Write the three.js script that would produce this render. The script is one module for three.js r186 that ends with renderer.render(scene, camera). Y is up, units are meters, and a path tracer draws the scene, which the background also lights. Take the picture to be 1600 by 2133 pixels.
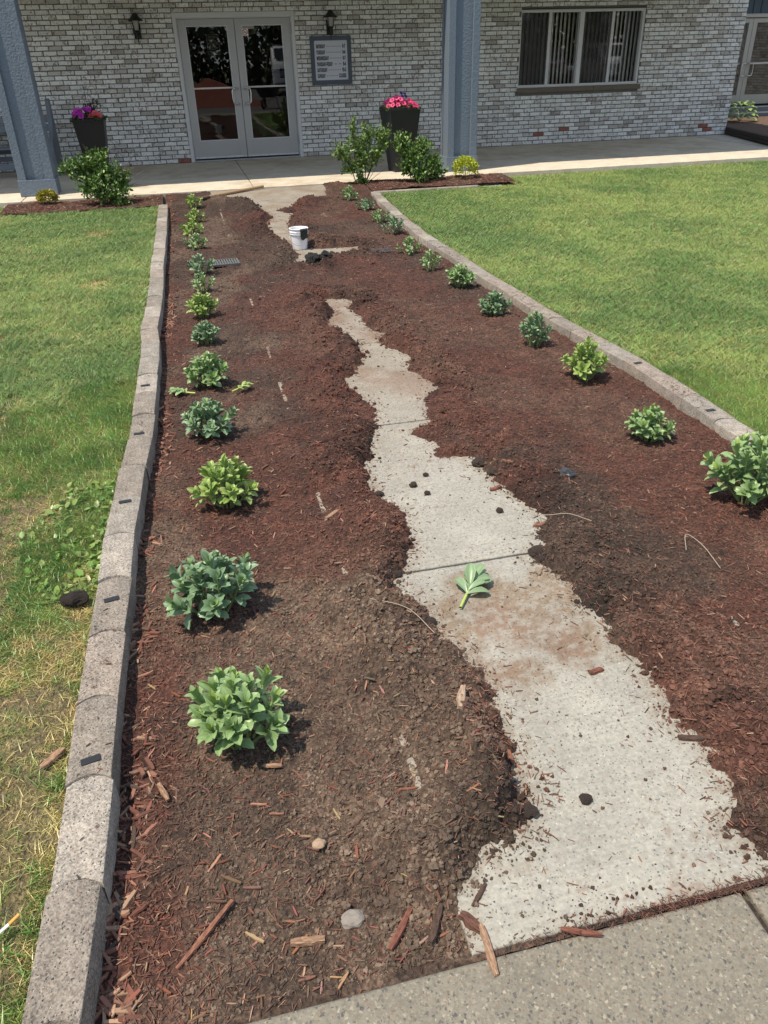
import * as THREE from 'three';
import { mergeGeometries, toCreasedNormals } from 'three/addons/utils/BufferGeometryUtils.js';
import { RoundedBoxGeometry } from 'three/addons/geometries/RoundedBoxGeometry.js';

// ---------------------------------------------------------------- camera, sky, sun, exposure
const scene = new THREE.Scene();
const camera = new THREE.PerspectiveCamera(67.477, 768 / 1024, 0.05, 600);
camera.rotation.order = 'YXZ';
camera.position.set(-0.1445, 1.5989, 14.8518);
camera.rotation.set(-0.53689, -0.22318, -0.02846);
const TO_SUN = new THREE.Vector3(-0.423, 1, 0.14).normalize();
const SKY_H = [.80, .82, .84], SKY_Z = [.27, .375, .55]; // radiance at the horizon and overhead, thin summer haze
const skyTex = (() => { const W = 512, H = 256, d = new Float32Array(W * H * 4); for (let j = 0; j < H; j++) for (let i = 0; i < W; i++) { const el = (j + .5) / H * Math.PI - Math.PI / 2, t = Math.pow(Math.max(0, Math.sin(el)), .55); const hz = SKY_H, zn = SKY_Z; const k = (j * W + i) * 4; for (let c = 0; c < 3; c++) d[k + c] = (hz[c] + (zn[c] - hz[c]) * t); d[k + 3] = 1; } const x = new THREE.DataTexture(d, W, H, THREE.RGBAFormat, THREE.FloatType); x.mapping = THREE.EquirectangularReflectionMapping; x.magFilter = x.minFilter = THREE.LinearFilter; x.needsUpdate = true; return x; })();
scene.background = skyTex; scene.environment = skyTex;
const sun = new THREE.DirectionalLight(0xfff0da, 4.2); sun.name = 'sun';
sun.position.copy(TO_SUN).multiplyScalar(40).add(new THREE.Vector3(2, 0, 8));
sun.target.position.set(2, 0, 8);
sun.castShadow = true; sun.shadow.mapSize.set(4096, 4096); sun.shadow.bias = -0.0005;
Object.assign(sun.shadow.camera, { left: -22, right: 22, top: 22, bottom: -22, near: 1, far: 100 });
scene.add(sun, sun.target);
const renderer = new THREE.WebGLRenderer({ antialias: true });
renderer.setSize(768, 1024);
renderer.shadowMap.enabled = true;
renderer.toneMapping = THREE.LinearToneMapping;
renderer.toneMappingExposure = 1.48;

// ---------------------------------------------------------------- helpers
function rng(seed) { let a = seed >>> 0; return () => { a = (a + 0x6D2B79F5) | 0; let t = Math.imul(a ^ (a >>> 15), 1 | a); t = (t + Math.imul(t ^ (t >>> 7), 61 | t)) ^ t; return ((t ^ (t >>> 14)) >>> 0) / 4294967296; }; }
const lerp = (a, b, t) => a + (b - a) * t, clamp = (v, a = 0, b = 1) => v < a ? a : v > b ? b : v;
const smooth = (a, b, x) => { const t = clamp((x - a) / (b - a)); return t * t * (3 - 2 * t); };
const HT = new Float32Array(65536); { const r = rng(77); for (let i = 0; i < 65536; i++) HT[i] = r(); }
const hsh = (x, y) => HT[((x & 255) + ((y & 255) << 8)) & 65535];
function vn(x, y) { const xi = Math.floor(x), yi = Math.floor(y); let fx = x - xi, fy = y - yi; fx = fx * fx * (3 - 2 * fx); fy = fy * fy * (3 - 2 * fy); const a = hsh(xi, yi), b = hsh(xi + 1, yi), c = hsh(xi, yi + 1), d = hsh(xi + 1, yi + 1); return a + (b - a) * fx + (c - a + (a - b - c + d) * fx) * fy; }
function fbm(x, y, o = 4) { let s = 0, a = 0.5, n = 0; for (let i = 0; i < o; i++) { s += a * vn(x, y); n += a; a *= 0.5; x = x * 2.03 + 17.1; y = y * 2.03 + 9.7; } return s / n; }
// wrapped noise for tileable textures: period p cells
function vnp(x, y, p) { const xi = Math.floor(x), yi = Math.floor(y); let fx = x - xi, fy = y - yi; fx = fx * fx * (3 - 2 * fx); fy = fy * fy * (3 - 2 * fy); const m = v => ((v % p) + p) % p; const x0 = m(xi), x1 = m(xi + 1), y0 = m(yi), y1 = m(yi + 1); const a = hsh(x0, y0), b = hsh(x1, y0), c = hsh(x0, y1), d = hsh(x1, y1); return a + (b - a) * fx + (c - a + (a - b - c + d) * fx) * fy; }
function fbp(u, v, p, o) { let s = 0, a = 0.5, n = 0; for (let i = 0; i < o; i++) { s += a * vnp(u * p + i * 13, v * p + i * 7, p); n += a; a *= 0.55; p *= 2; if (p > 256) break; } return s / n; }
const used = new Map();
function numbered(name) { const n = used.get(name) || 0; used.set(name, n + 1); return n ? name + '_' + String(n).padStart(3, '0') : name; }
function shadowed(o) { o.traverse(m => { if (m.isMesh) { m.castShadow = true; m.receiveShadow = true; } }); return o; }
function tag(o, label, category, group, kind) { Object.assign(o.userData, { label, category }); if (group) o.userData.group = group; if (kind) o.userData.kind = kind; return o; }
function thing(name, label, category, pos = [0, 0, 0], turn = 0, group) { const o = new THREE.Group(); o.name = numbered(name); o.position.set(...pos); o.rotation.y = turn; tag(o, label, category, group); scene.add(o); return o; }
function part(name, geo, mat, parent) { const m = new THREE.Mesh(Array.isArray(geo) ? merge(geo) : geo, mat); m.name = name; parent.add(m); return m; }
function solo(name, geo, mat, label, category, pos = [0, 0, 0], group) { const m = new THREE.Mesh(Array.isArray(geo) ? merge(geo) : geo, mat); m.name = numbered(name); m.position.set(...pos); tag(m, label, category, group); scene.add(m); return m; }
function setting(name, geo, mat) { const m = geo ? new THREE.Mesh(Array.isArray(geo) ? merge(geo) : geo, mat) : new THREE.Group(); m.name = numbered(name); m.userData.kind = 'structure'; scene.add(m); return m; }
function merge(list) { const hasC = list.some(g => g.attributes.color); return mergeGeometries(list.map(g => { let q = g.index ? g.toNonIndexed() : g; for (const k of Object.keys(q.attributes)) if (!['position', 'normal', 'uv'].concat(hasC ? ['color'] : []).includes(k)) q.deleteAttribute(k); if (hasC && !q.attributes.color) paint(q, 1, 1, 1); if (!q.attributes.uv) q.setAttribute('uv', new THREE.BufferAttribute(new Float32Array(q.attributes.position.count * 2), 2)); return q; })); }
function paint(g, r, gr, b) { const n = g.attributes.position.count, c = new Float32Array(n * 3); for (let i = 0; i < n; i++) { c[i * 3] = r; c[i * 3 + 1] = gr; c[i * 3 + 2] = b; } g.setAttribute('color', new THREE.BufferAttribute(c, 3)); return g; }
// planar uv in metres from the dominant normal
function boxUV(g, s = 1, ox = 0, oy = 0) { if (g.index) g = g.toNonIndexed(); const p = g.attributes.position, uv = new Float32Array(p.count * 2); const a = new THREE.Vector3(), b = new THREE.Vector3(), c = new THREE.Vector3(); for (let i = 0; i < p.count; i += 3) { a.fromBufferAttribute(p, i); b.fromBufferAttribute(p, i + 1).sub(a); c.fromBufferAttribute(p, i + 2).sub(a); b.cross(c); const X = Math.abs(b.x), Y = Math.abs(b.y), Z = Math.abs(b.z); for (let k = 0; k < 3; k++) { const x = p.getX(i + k), y = p.getY(i + k), z = p.getZ(i + k); let u, v; if (Y >= X && Y >= Z) { u = x; v = z; } else if (X >= Z) { u = z; v = y; } else { u = x; v = y; } uv[(i + k) * 2] = u * s + ox; uv[(i + k) * 2 + 1] = v * s + oy; } } g.setAttribute('uv', new THREE.BufferAttribute(uv, 2)); return g; }
function bx(x0, x1, y0, y1, z0, z1, bev = 0) { const w = x1 - x0, h = y1 - y0, d = z1 - z0; let g = bev ? new RoundedBoxGeometry(w, h, d, 1, bev) : new THREE.BoxGeometry(w, h, d); g.translate((x0 + x1) / 2, (y0 + y1) / 2, (z0 + z1) / 2); return boxUV(g); }
function tube(pts, r, seg = 12, rad = 6, closed = false) { return new THREE.TubeGeometry(new THREE.CatmullRomCurve3(pts.map(p => new THREE.Vector3(...p)), closed), seg, r, rad, closed); }
// tapered stick between two points
function stick(a, b, r0, r1, rad = 6) { const A = new THREE.Vector3(...a), B = new THREE.Vector3(...b), d = B.clone().sub(A); const g = new THREE.CylinderGeometry(r1, r0, d.length(), rad, 1); g.translate(0, d.length() / 2, 0); g.applyQuaternion(new THREE.Quaternion().setFromUnitVectors(new THREE.Vector3(0, 1, 0), d.clone().normalize())); g.translate(...a); return g; }
function lumpy(r, detail, amp, seed, sx = 1, sy = 1, sz = 1) { const g = new THREE.IcosahedronGeometry(r, detail); const p = g.attributes.position; for (let i = 0; i < p.count; i++) { const x = p.getX(i) / r, y = p.getY(i) / r, z = p.getZ(i) / r; const k = 1 + amp * ((fbm(x * 1.7 + seed, y * 1.7 + z * 2.1 + seed * 3, 3) - 0.5) * 2); p.setXYZ(i, x * r * k * sx, y * r * k * sy, z * r * k * sz); } g.computeVertexNormals(); return g; }
const S = THREE.SRGBColorSpace;
function dataTex(n, fn, opts = {}) { const h = opts.h || n; const d = new Uint8Array(n * h * 4); const o = [0, 0, 0]; for (let j = 0; j < h; j++) for (let i = 0; i < n; i++) { fn(i / n, j / h, o); const k = (j * n + i) * 4; for (let c = 0; c < 3; c++) d[k + c] = clamp(opts.lin ? o[c] : Math.pow(clamp(o[c]), 1 / 2.2)) * 255; d[k + 3] = 255; } const t = new THREE.DataTexture(d, n, h); t.wrapS = t.wrapT = THREE.RepeatWrapping; t.magFilter = THREE.LinearFilter; t.minFilter = THREE.LinearMipmapLinearFilter; t.generateMipmaps = true; if (!opts.lin) t.colorSpace = S; t.needsUpdate = true; return t; }
function rep(t, k) { t.repeat.set(k, k); return t; }
const mat = (r, g, b, rough = 0.8, more = {}) => { const { ...m } = more; const M = new THREE.MeshPhysicalMaterial({ roughness: rough, side: THREE.DoubleSide, ...m }); M.color.setRGB(r, g, b); return M; };
// ---------------------------------------------------------------- materials
// soil: fine crumbs, colour around 1 so that vertex colours carry the tone
const soilTex = rep(dataTex(1024, (u, v, o) => { const f = fbp(u, v, 64, 3), m = fbp(u + .3, v, 16, 3), s = hsh(u * 1024 | 0, v * 1024 | 0); let k = 0.28 + 0.8 * f * f * 2 + 0.35 * (m - .5) + (s - .5) * .22; o[0] = k * .78; o[1] = k * .74; o[2] = k * .72; if (s > .988) { o[0] += .22; o[1] += .18; o[2] += .13; } }), 1 / 0.45);
const soilBump = rep(dataTex(1024, (u, v, o) => { const k = 0.6 * fbp(u, v, 64, 3) + 0.4 * fbp(u + .3, v, 16, 3); o[0] = o[1] = o[2] = k; }, { lin: true }), 1 / 0.45);
const M_soil = mat(1, 1, 1, 0.95, { map: soilTex, bumpMap: soilBump, bumpScale: 0.012, vertexColors: true });
// concrete: pale, with sand specks and stones
function speckle(n, dots, seed, base, rmin, rmax, cols) { const r = rng(seed), buf = new Float32Array(n * n * 3); for (let j = 0; j < n; j++) for (let i = 0; i < n; i++) { const c = base(i / n, j / n, hsh(i * 7 + (j >> 3), j * 3 + (i >> 4))); buf.set(c, (j * n + i) * 3); } for (let k = 0; k < dots; k++) { const cx = r() * n, cy = r() * n, R = rmin + (rmax - rmin) * Math.pow(r(), 3), el = .6 + .6 * r(), an = r() * 6.3, c = cols[r() * cols.length | 0], t = .75 + .5 * r(), wob = r() * 9; const ca = Math.cos(an), sa = Math.sin(an); for (let y = -Math.ceil(R * 1.4); y <= R * 1.4; y++) for (let x = -Math.ceil(R * 1.4); x <= R * 1.4; x++) { const X = (x * ca + y * sa) / el, Y = (-x * sa + y * ca) * el; const q = Math.hypot(X, Y) * (1 + .22 * Math.sin(3 * Math.atan2(Y, X) + wob)); if (q < R) { const ii = ((cx + x | 0) % n + n) % n, jj = ((cy + y | 0) % n + n) % n, o = (jj * n + ii) * 3; const w = clamp((R - q) * 1.2 + .3); for (let e = 0; e < 3; e++) buf[o + e] = lerp(buf[o + e], c[e] * t, w); } } } return buf; }
function bufTex(n, buf, lin) { return dataTex(n, (u, v, o) => { const k = ((Math.round(v * n) * n) + Math.round(u * n)) * 3; o[0] = buf[k]; o[1] = buf[k + 1]; o[2] = buf[k + 2]; }, { lin }); }
const lum = (buf) => { const b = new Float32Array(buf.length); for (let i = 0; i < buf.length; i += 3) { const l = (buf[i] + buf[i + 1] + buf[i + 2]) / 3; b[i] = b[i + 1] = b[i + 2] = Math.sqrt(l); } return b; };
const cBuf = speckle(1024, 14000, 5, (u, v, s) => { const k = .50 + .16 * (fbp(u, v, 6, 4) - .5) + .22 * (fbp(u, v, 128, 2) - .5) + .10 * (s - .5) + .06 * (vnp(u * 8, v * 200, 200) - .5); return [k * 1.0, k * .965, k * .89]; }, .5, 3.4, [[.22, .22, .21], [.3, .28, .25], [.16, .17, .18], [.62, .6, .56], [.36, .33, .29], [.4, .3, .24]]);
const concTex = rep(bufTex(1024, cBuf), 1 / 0.9), concBump = rep(bufTex(1024, lum(cBuf), true), 1 / 0.9);
const M_conc = mat(1, 1, 1, .9, { map: concTex, bumpMap: concBump, bumpScale: 0.0018, vertexColors: true });
const M_concPlain = mat(.88, .85, .80, .9, { map: concTex, bumpMap: concBump, bumpScale: 0.001 });
// exposed aggregate pavement
const aBuf = speckle(1024, 26000, 9, (u, v, s) => { const k = .33 + .1 * (fbp(u, v, 5, 4) - .5) + .16 * (fbp(u, v, 128, 2) - .5) + .08 * (s - .5); return [k * 1.02, k * .96, k * .84]; }, 0.8, 5.2, [[.16, .16, .16], [.44, .41, .34], [.24, .22, .18], [.48, .45, .39], [.38, .33, .25], [.2, .2, .2], [.32, .25, .2], [.5, .47, .41], [.28, .27, .24], [.36, .34, .29]]);
const M_aggr = mat(.50, .49, .455, .85, { map: rep(bufTex(1024, aBuf), 1 / 0.75), bumpMap: rep(bufTex(1024, lum(aBuf), true), 1 / 0.75), bumpScale: 0.002 });
// edging blocks: cast grey concrete with stones and pits
const eBuf = speckle(512, 3400, 12, (u, v, s) => { const k = .27 + .16 * (fbp(u, v, 6, 4) - .5) + .3 * (fbp(u, v, 64, 2) - .5) + .1 * (s - .5); return [k * 1.02, k * .96, k * .88]; }, .6, 4, [[.06, .06, .06], [.42, .4, .37], [.16, .15, .13], [.5, .46, .4], [.3, .22, .17], [.07, .065, .06], [.22, .21, .2]]);
const eTex = rep(bufTex(512, eBuf), 1 / 0.28), eBump = rep(bufTex(512, lum(eBuf), true), 1 / 0.28);
const M_edges = [[.86, .84, .81], [1.06, 1.03, .99], [.74, .70, .66], [.88, .81, .76]].map(c => mat(...c, .95, { map: eTex, bumpMap: eBump, bumpScale: 0.007 }));
const M_tape = mat(.012, .013, .016, .45);
// whitewashed brick: worn white paint over grey-brown clay
const brickTex = rep(dataTex(1024, (u, v, o) => { const a = fbp(u, v, 8, 4), b = fbp(u * 1 + .4, v, 48, 3), c = vnp(u * 190, v * 40, 40 * 5), e = fbp(u + .7, v + .2, 96, 2); let w = smooth(.24, .50, a * .5 + b * .5 + (c - .5) * .2); let k = .80 + .1 * (e - .5); o[0] = lerp(.34, k * .96, w); o[1] = lerp(.315, k * .99, w); o[2] = lerp(.295, k * 1.0, w); if (e < .27 && b < .5) { const q = smooth(.27, .18, e) * .9; o[0] = lerp(o[0], .06, q); o[1] = lerp(o[1], .055, q); o[2] = lerp(o[2], .05, q); } }), 1);
const brickBump = rep(dataTex(1024, (u, v, o) => { o[0] = o[1] = o[2] = .5 * fbp(u, v, 48, 3) + .5 * fbp(u + .7, v + .2, 96, 2); }, { lin: true }), 1);
const M_brick = mat(1, 1, 1, .9, { map: brickTex, bumpMap: brickBump, bumpScale: 0.006, vertexColors: true });
const mortarTex = rep(dataTex(256, (u, v, o) => { const k = .15 + .08 * (fbp(u, v, 32, 3) - .5); o[0] = k; o[1] = k * .97; o[2] = k * .92; }), 1 / .3);
const M_mortar = mat(1, 1, 1, .95, { map: mortarTex });
// painted rough-sawn boards / stucco, blue-grey
const stuccoBump = rep(dataTex(512, (u, v, o) => { const k = smooth(.35, .7, fbp(u, v, 24, 3)) * .8 + .2 * vnp(u * 6, v * 128, 128); o[0] = o[1] = o[2] = k; }, { lin: true }), 1 / .45);
const M_post = mat(.135, .175, .225, .6, { bumpMap: stuccoBump, bumpScale: 0.0022 });
const M_postFlat = mat(.135, .175, .225, .55);
const M_alu = mat(.46, .48, .50, .38, { metalness: .35 });
const M_aluWhite = mat(.62, .645, .68, .42);
const M_chrome = mat(.6, .6, .6, .25, { metalness: .9 });
const M_glass = mat(1, 1, 1, .0, { transmission: 1, thickness: 0, ior: 1.75 });
const M_dark = mat(.03, .03, .032, .9);
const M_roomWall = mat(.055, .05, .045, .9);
const M_blackMetal = mat(.012, .012, .013, .45);
const M_frost = mat(.7, .7, .68, .5, { transmission: .5, thickness: 0 });
const M_signFrame = mat(.075, .10, .135, .55);
const M_wood = mat(.30, .20, .11, .6);
const M_bark = mat(.10, .07, .05, .9);
const chipCols = [[.17, .065, .045], [.11, .05, .036], [.23, .105, .07], [.30, .19, .125], [.075, .045, .034], [.38, .29, .215]];
const grainTex = rep(dataTex(128, (u, v, o) => { const k = .5 + .9 * (vnp(u * 6, v * 64, 64) - .2) * .8 + .4 * (vnp(u * 3 + 1, v * 16, 16) - .5); o[0] = k; o[1] = k * .97; o[2] = k * .93; }), 1 / .05);
const M_chip = chipCols.map(c => mat(...c.map(v => v * 1.15), .9, { map: grainTex, bumpMap: grainTex, bumpScale: .0015 }));
const asphTex = rep(dataTex(256, (u, v, o) => { const k = .09 + .09 * (hsh(u * 256 | 0, v * 256 | 0) - .5) + .03 * (fbp(u, v, 8, 3) - .5); o[0] = k; o[1] = k; o[2] = k * 1.0; }), 1 / 1.5);
const M_asph = mat(1, 1, 1, .9, { map: asphTex });
const leafM = (r, g, b, rough = .5, t = .3) => mat(r, g, b, rough, { transmission: t, thickness: 0, vertexColors: true });
// ---------------------------------------------------------------- ground, paving, mulch bed
const EDGE_L = [[-.455, 4.3], [-.46, 4.42], [-.47, 5.8], [-.48, 6.9], [-.494, 7.9], [-.49, 8.6], [-.507, 9.2], [-.523, 9.6], [-.517, 9.8], [-.488, 10.06], [-.51, 10.3], [-.513, 10.6], [-.518, 11], [-.53, 11.4], [-.55, 11.67], [-.56, 11.96], [-.573, 12.24], [-.573, 12.53], [-.583, 12.83], [-.59, 13.11], [-.588, 13.4], [-.593, 13.7], [-.61, 14.02]];
const EDGE_R = [[2.25, 4.3], [2.2, 4.7], [2.085, 6.35], [2.05, 7.4], [2.08, 8.15], [2.075, 8.95], [2.106, 9.74], [2.125, 10.27], [2.14, 10.53], [2.19, 11.03], [2.2, 11.6], [2.19, 11.9], [2.2, 12.16], [2.2, 14.02]];
const along = (E, z) => { for (let i = 1; i < E.length; i++) if (z <= E[i][1]) return lerp(E[i - 1][0], E[i][0], clamp((z - E[i - 1][1]) / (E[i][1] - E[i - 1][1]))); return E[E.length - 1][0]; };
const SLAB_L = 0.205, SLAB_R = 1.43, BACK = 3.45, FRONT = 14.018;
const EXPOSED_FAR=[[0.085,3.638],[0.445,4.225],[0.657,4.423],[0.750,4.947],[0.770,5.337],[0.661,5.677],[0.640,6.304],[0.764,6.840],[0.775,7.416],[0.686,7.831],[0.831,7.960],[0.951,7.627],[1.363,7.566],[1.412,7.202],[0.908,7.177],[0.937,7.048],[0.897,6.067],[0.916,5.684],[1.076,5.123],[0.872,4.899],[1.062,4.845],[1.307,4.219],[1.593,4.387],[1.699,3.684],[1.710,2.888],[0.198,2.840]];
const EXPOSED_NEAR=[[0.761,8.988],[0.752,9.167],[0.771,9.384],[0.702,9.511],[0.667,9.654],[0.710,9.871],[0.776,10.093],[0.771,10.307],[0.736,10.470],[0.663,10.637],[0.549,10.723],[0.602,10.931],[0.646,11.190],[0.594,11.446],[0.512,11.722],[0.436,11.840],[0.460,12.055],[0.487,12.182],[0.515,12.301],[0.493,12.462],[0.426,12.595],[0.362,12.684],[0.362,12.798],[0.452,12.887],[0.432,12.983],[0.451,13.124],[0.499,13.237],[0.502,13.321],[0.482,13.354],[0.504,13.408],[0.488,13.503],[0.464,13.597],[0.485,13.658],[0.431,13.725],[0.387,13.789],[0.337,13.811],[0.285,13.808],[0.239,13.858],[0.204,13.885],[0.189,13.926],[0.184,14.050],[0.935,14.051],[0.938,13.966],[0.937,13.933],[0.921,13.875],[0.992,13.784],[0.987,13.711],[1.042,13.693],[1.002,13.614],[0.968,13.541],[0.996,13.407],[1.006,13.314],[0.959,13.237],[0.980,13.106],[0.958,12.915],[0.932,12.772],[0.912,12.696],[0.990,12.641],[1.008,12.525],[1.062,12.458],[1.021,12.335],[1.020,12.191],[0.972,12.021],[0.996,11.849],[0.836,11.817],[0.844,11.664],[0.763,11.514],[0.932,11.425],[0.912,11.388],[0.945,11.137],[1.066,11.015],[0.990,10.722],[1.043,10.441],[0.990,10.291],[0.953,10.119],[1.007,9.935],[0.927,9.774],[0.925,9.548],[0.900,9.323],[0.971,9.158],[0.940,9.035]];
// the bare areas of the walkway: signed distance, positive under mulch
const GX0 = -.7, GZ0 = 3.0, GN = 160, GM = 560, GS = .02, SD = new Float32Array(GN * GM);
{ const polys = [EXPOSED_FAR, EXPOSED_NEAR]; for (let j = 0; j < GM; j++) for (let i = 0; i < GN; i++) { const x = GX0 + i * GS, z = GZ0 + j * GS; let best = 9, inside = false; for (const P of polys) for (let a = 0, b = P.length - 1; a < P.length; b = a++) { const [x1, z1] = P[a], [x2, z2] = P[b]; if ((z1 > z) !== (z2 > z) && x < (x2 - x1) * (z - z1) / (z2 - z1) + x1) inside = !inside; const dx = x2 - x1, dz = z2 - z1, t = clamp(((x - x1) * dx + (z - z1) * dz) / (dx * dx + dz * dz)); best = Math.min(best, Math.hypot(x - x1 - t * dx, z - z1 - t * dz)); } SD[j * GN + i] = inside ? -best : best; } }
function sdf(x, z) { const u = clamp((x - GX0) / GS, 0, GN - 1.001), v = clamp((z - GZ0) / GS, 0, GM - 1.001), i = u | 0, j = v | 0, f = u - i, g = v - j, k = j * GN + i; return lerp(lerp(SD[k], SD[k + 1], f), lerp(SD[k + GN], SD[k + GN + 1], f), g); }
const ragged = (x, z) => sdf(x, z) + (fbm(x * 9, z * 9, 3) - .5) * .07 + (fbm(x * 42 + 5, z * 42, 2) - .5) * .045 + (vn(x * 110, z * 110) - .5) * .014;
const PEEK = [[13.38, 13.66], [11.97, 12.26], [12.53, 12.66], [10.62, 11.08], [9.95, 10.3], [8.65, 9.05], [4.6, 5.6], [6.1, 6.7]];
const walkY = z => .075 * smooth(5.2, 3.5, z); // the walk ramps up to the porch
function bedH(x, z) {
  const SR = z < 4.3 ? 1.72 : SLAB_R, on = x > SLAB_L && x < SR && z > BACK, d = ragged(x, z);
  const big = fbm(x * 3.1 + 40, z * 3.1, 3) - .5, mid = fbm(x * 13, z * 13 + 9, 3) - .5, c1 = 1 - Math.abs(2 * vn(x * 34 + 3, z * 34) - 1), c2 = vn(x * 95, z * 95) - .5, c3 = 1 - Math.abs(2 * vn(x * 61 + 13, z * 61 + 4) - 1);
  const ridge = Math.exp(-Math.pow((d - .1) / .16, 2)) * (x < .8 ? 1 : .75) * clamp(.35 + 2.2 * (fbm(x * 2.3 + 7, z * 2.3, 2) - .3));
  const rough = clamp(.55 + ridge * .9);
  const c0 = 1 - Math.abs(2 * vn(x * 19 + 31, z * 19 + 8) - 1), detail = (c0 - .45) * .022 * ridge + big * .04 + mid * .045 * rough + (c1 - .5) * .012 * rough + (c3 - .5) * .010 * rough + c2 * .009;
  const mound = .05 * Math.exp(-(Math.pow((x - .40) / .11, 2) + Math.pow((z - 13.66) / .16, 2)));
  let onH = d > 0 ? (.012 + .058 * ridge) * (1 - Math.exp(-d / .035)) + detail * smooth(0, .07, d) + mound * smooth(0, .05, d) + .003 : Math.max(-.014, d * .22 + .001);
  let lev; // off the slab
  if (x <= SLAB_L) { const t = smooth(SLAB_L, SLAB_L - .24, x); lev = lerp(onH - detail * .8, -.012 - .012 * smooth(13.45, 14.0, z), t) + detail * .8 - .012 * smooth(13.76, 13.88, z) * (1 - t); }
  else if (x >= SR) lev = .012 + detail * .9; else lev = onH;
  let h = on ? onH : lev;
  const ex = Math.abs(x - SLAB_L - .003); if (ex < .16) for (const [a, b] of PEEK) if (z > a - .12 && z < b + .12) { const e = Math.max(0, .03 - Math.min(z - a, b - z)); const tx = x - SLAB_L, lim = tx > 0 ? -.004 + .7 * Math.max(0, tx - .007 - .008 * vn(z * 25, 1)) - .4 * Math.max(0, tx - .045) : -.006 - .15 * tx; h = Math.min(h, lim + .45 * e + .014 * smooth(.55, .72, fbm(z * 11, 3, 2)) + c2 * .004); }
  if (x < SLAB_L) h = Math.min(h, lerp(h, -.012 + c2 * .008, smooth(13.8, 13.99, z)));
  if (x < SLAB_L) h = Math.max(h, -.03 + .014 * smooth(13.6, 14, z) + c2 * .01);
  if (z > 14.014 && x > SLAB_L - .02) h = -.007 + (vn(x * 60, z * 90) - .5) * .008 + .006 * smooth(.5, .9, x);
  return h + walkY(z);
}
function bedTone(x, z, o) { const r = fbm(x * 1.6 + 3, z * 1.1 + 8, 3), s = fbm(x * 6, z * 6 + 4, 3), dry = fbm(x * 2.2 + 30, z * 1.7, 3); let red = smooth(.36, .6, r * .7 + s * .3 + (x > 1 ? .07 : 0) + (z < 12.5 && z > 8 ? .04 : -.02)); const edge = smooth(.16, .02, x - along(EDGE_L, z)) * .7; red = clamp(red + edge); const fore = smooth(12.2, 13.3, z) * smooth(.55, .3, x) * smooth(-.42, -.3, x); red *= 1 - .75 * fore; const dr = clamp(smooth(.48, .68, dry) * (x < .3 ? 1 : .4) * .9 + fore * (.35 + .5 * smooth(.35, .6, s))); o[0] = lerp(lerp(.070, .105, red), .15, dr); o[1] = lerp(lerp(.046, .042, red), .106, dr); o[2] = lerp(lerp(.034, .029, red), .077, dr); const wet = smooth(.5, .68, fbm(x * 4 + 60, z * 4, 3)) * clamp(1.25 - sdf(x, z) * 2.2); const k = (.6 + .8 * fbm(x * 18, z * 18, 2)) * (1 - .5 * wet); o[0] *= k; o[1] *= k; o[2] *= k; }
function field(xa, xb, nx, zs) { const nz = zs.length, pos = new Float32Array(nx * nz * 3), col = new Float32Array(nx * nz * 3), uv = new Float32Array(nx * nz * 2), idx = new Uint32Array((nx - 1) * (nz - 1) * 6), o = [0, 0, 0]; let q = 0; for (let j = 0; j < nz; j++) { const z = zs[j], x0 = typeof xa === 'function' ? xa(z) : xa, x1 = typeof xb === 'function' ? xb(z) : xb; for (let i = 0; i < nx; i++) { const k = j * nx + i, x = lerp(x0, x1, i / (nx - 1)); pos[k * 3] = x; pos[k * 3 + 1] = bedH(x, z); pos[k * 3 + 2] = z; uv[k * 2] = x; uv[k * 2 + 1] = z; bedTone(x, z, o); col.set(o, k * 3); if (i && j) { const a = k - nx - 1, b = k - nx, c = k - 1; idx.set([a, c, b, b, c, k], q); q += 6; } } } const g = new THREE.BufferGeometry(); g.setAttribute('position', new THREE.BufferAttribute(pos, 3)); g.setAttribute('color', new THREE.BufferAttribute(col, 3)); g.setAttribute('uv', new THREE.BufferAttribute(uv, 2)); g.setIndex(new THREE.BufferAttribute(idx, 1)); g.computeVertexNormals(); return g; }
{ const zs = []; let z = 14.0305; while (z > BACK + .01) { zs.push(z); const D = 15.1 - z; z -= clamp(D * D / 1100, .0065, .024); } zs.push(BACK + .003); zs.reverse();
  setting('mulch_bed', field(z => along(EDGE_L, z) + .02, z => along(EDGE_R, z) - .02, 400, zs), M_soil);
  const zl = []; for (let t = BACK + .003; t < 4.16; t += .022) zl.push(t);
  setting('mulch_strip', field(-2.42, -.47, 90, zl), M_soil);
  setting('mulch_strip', field(2.24, z => 4.32 - (z - BACK) * .05, 95, zl), M_soil); }
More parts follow.
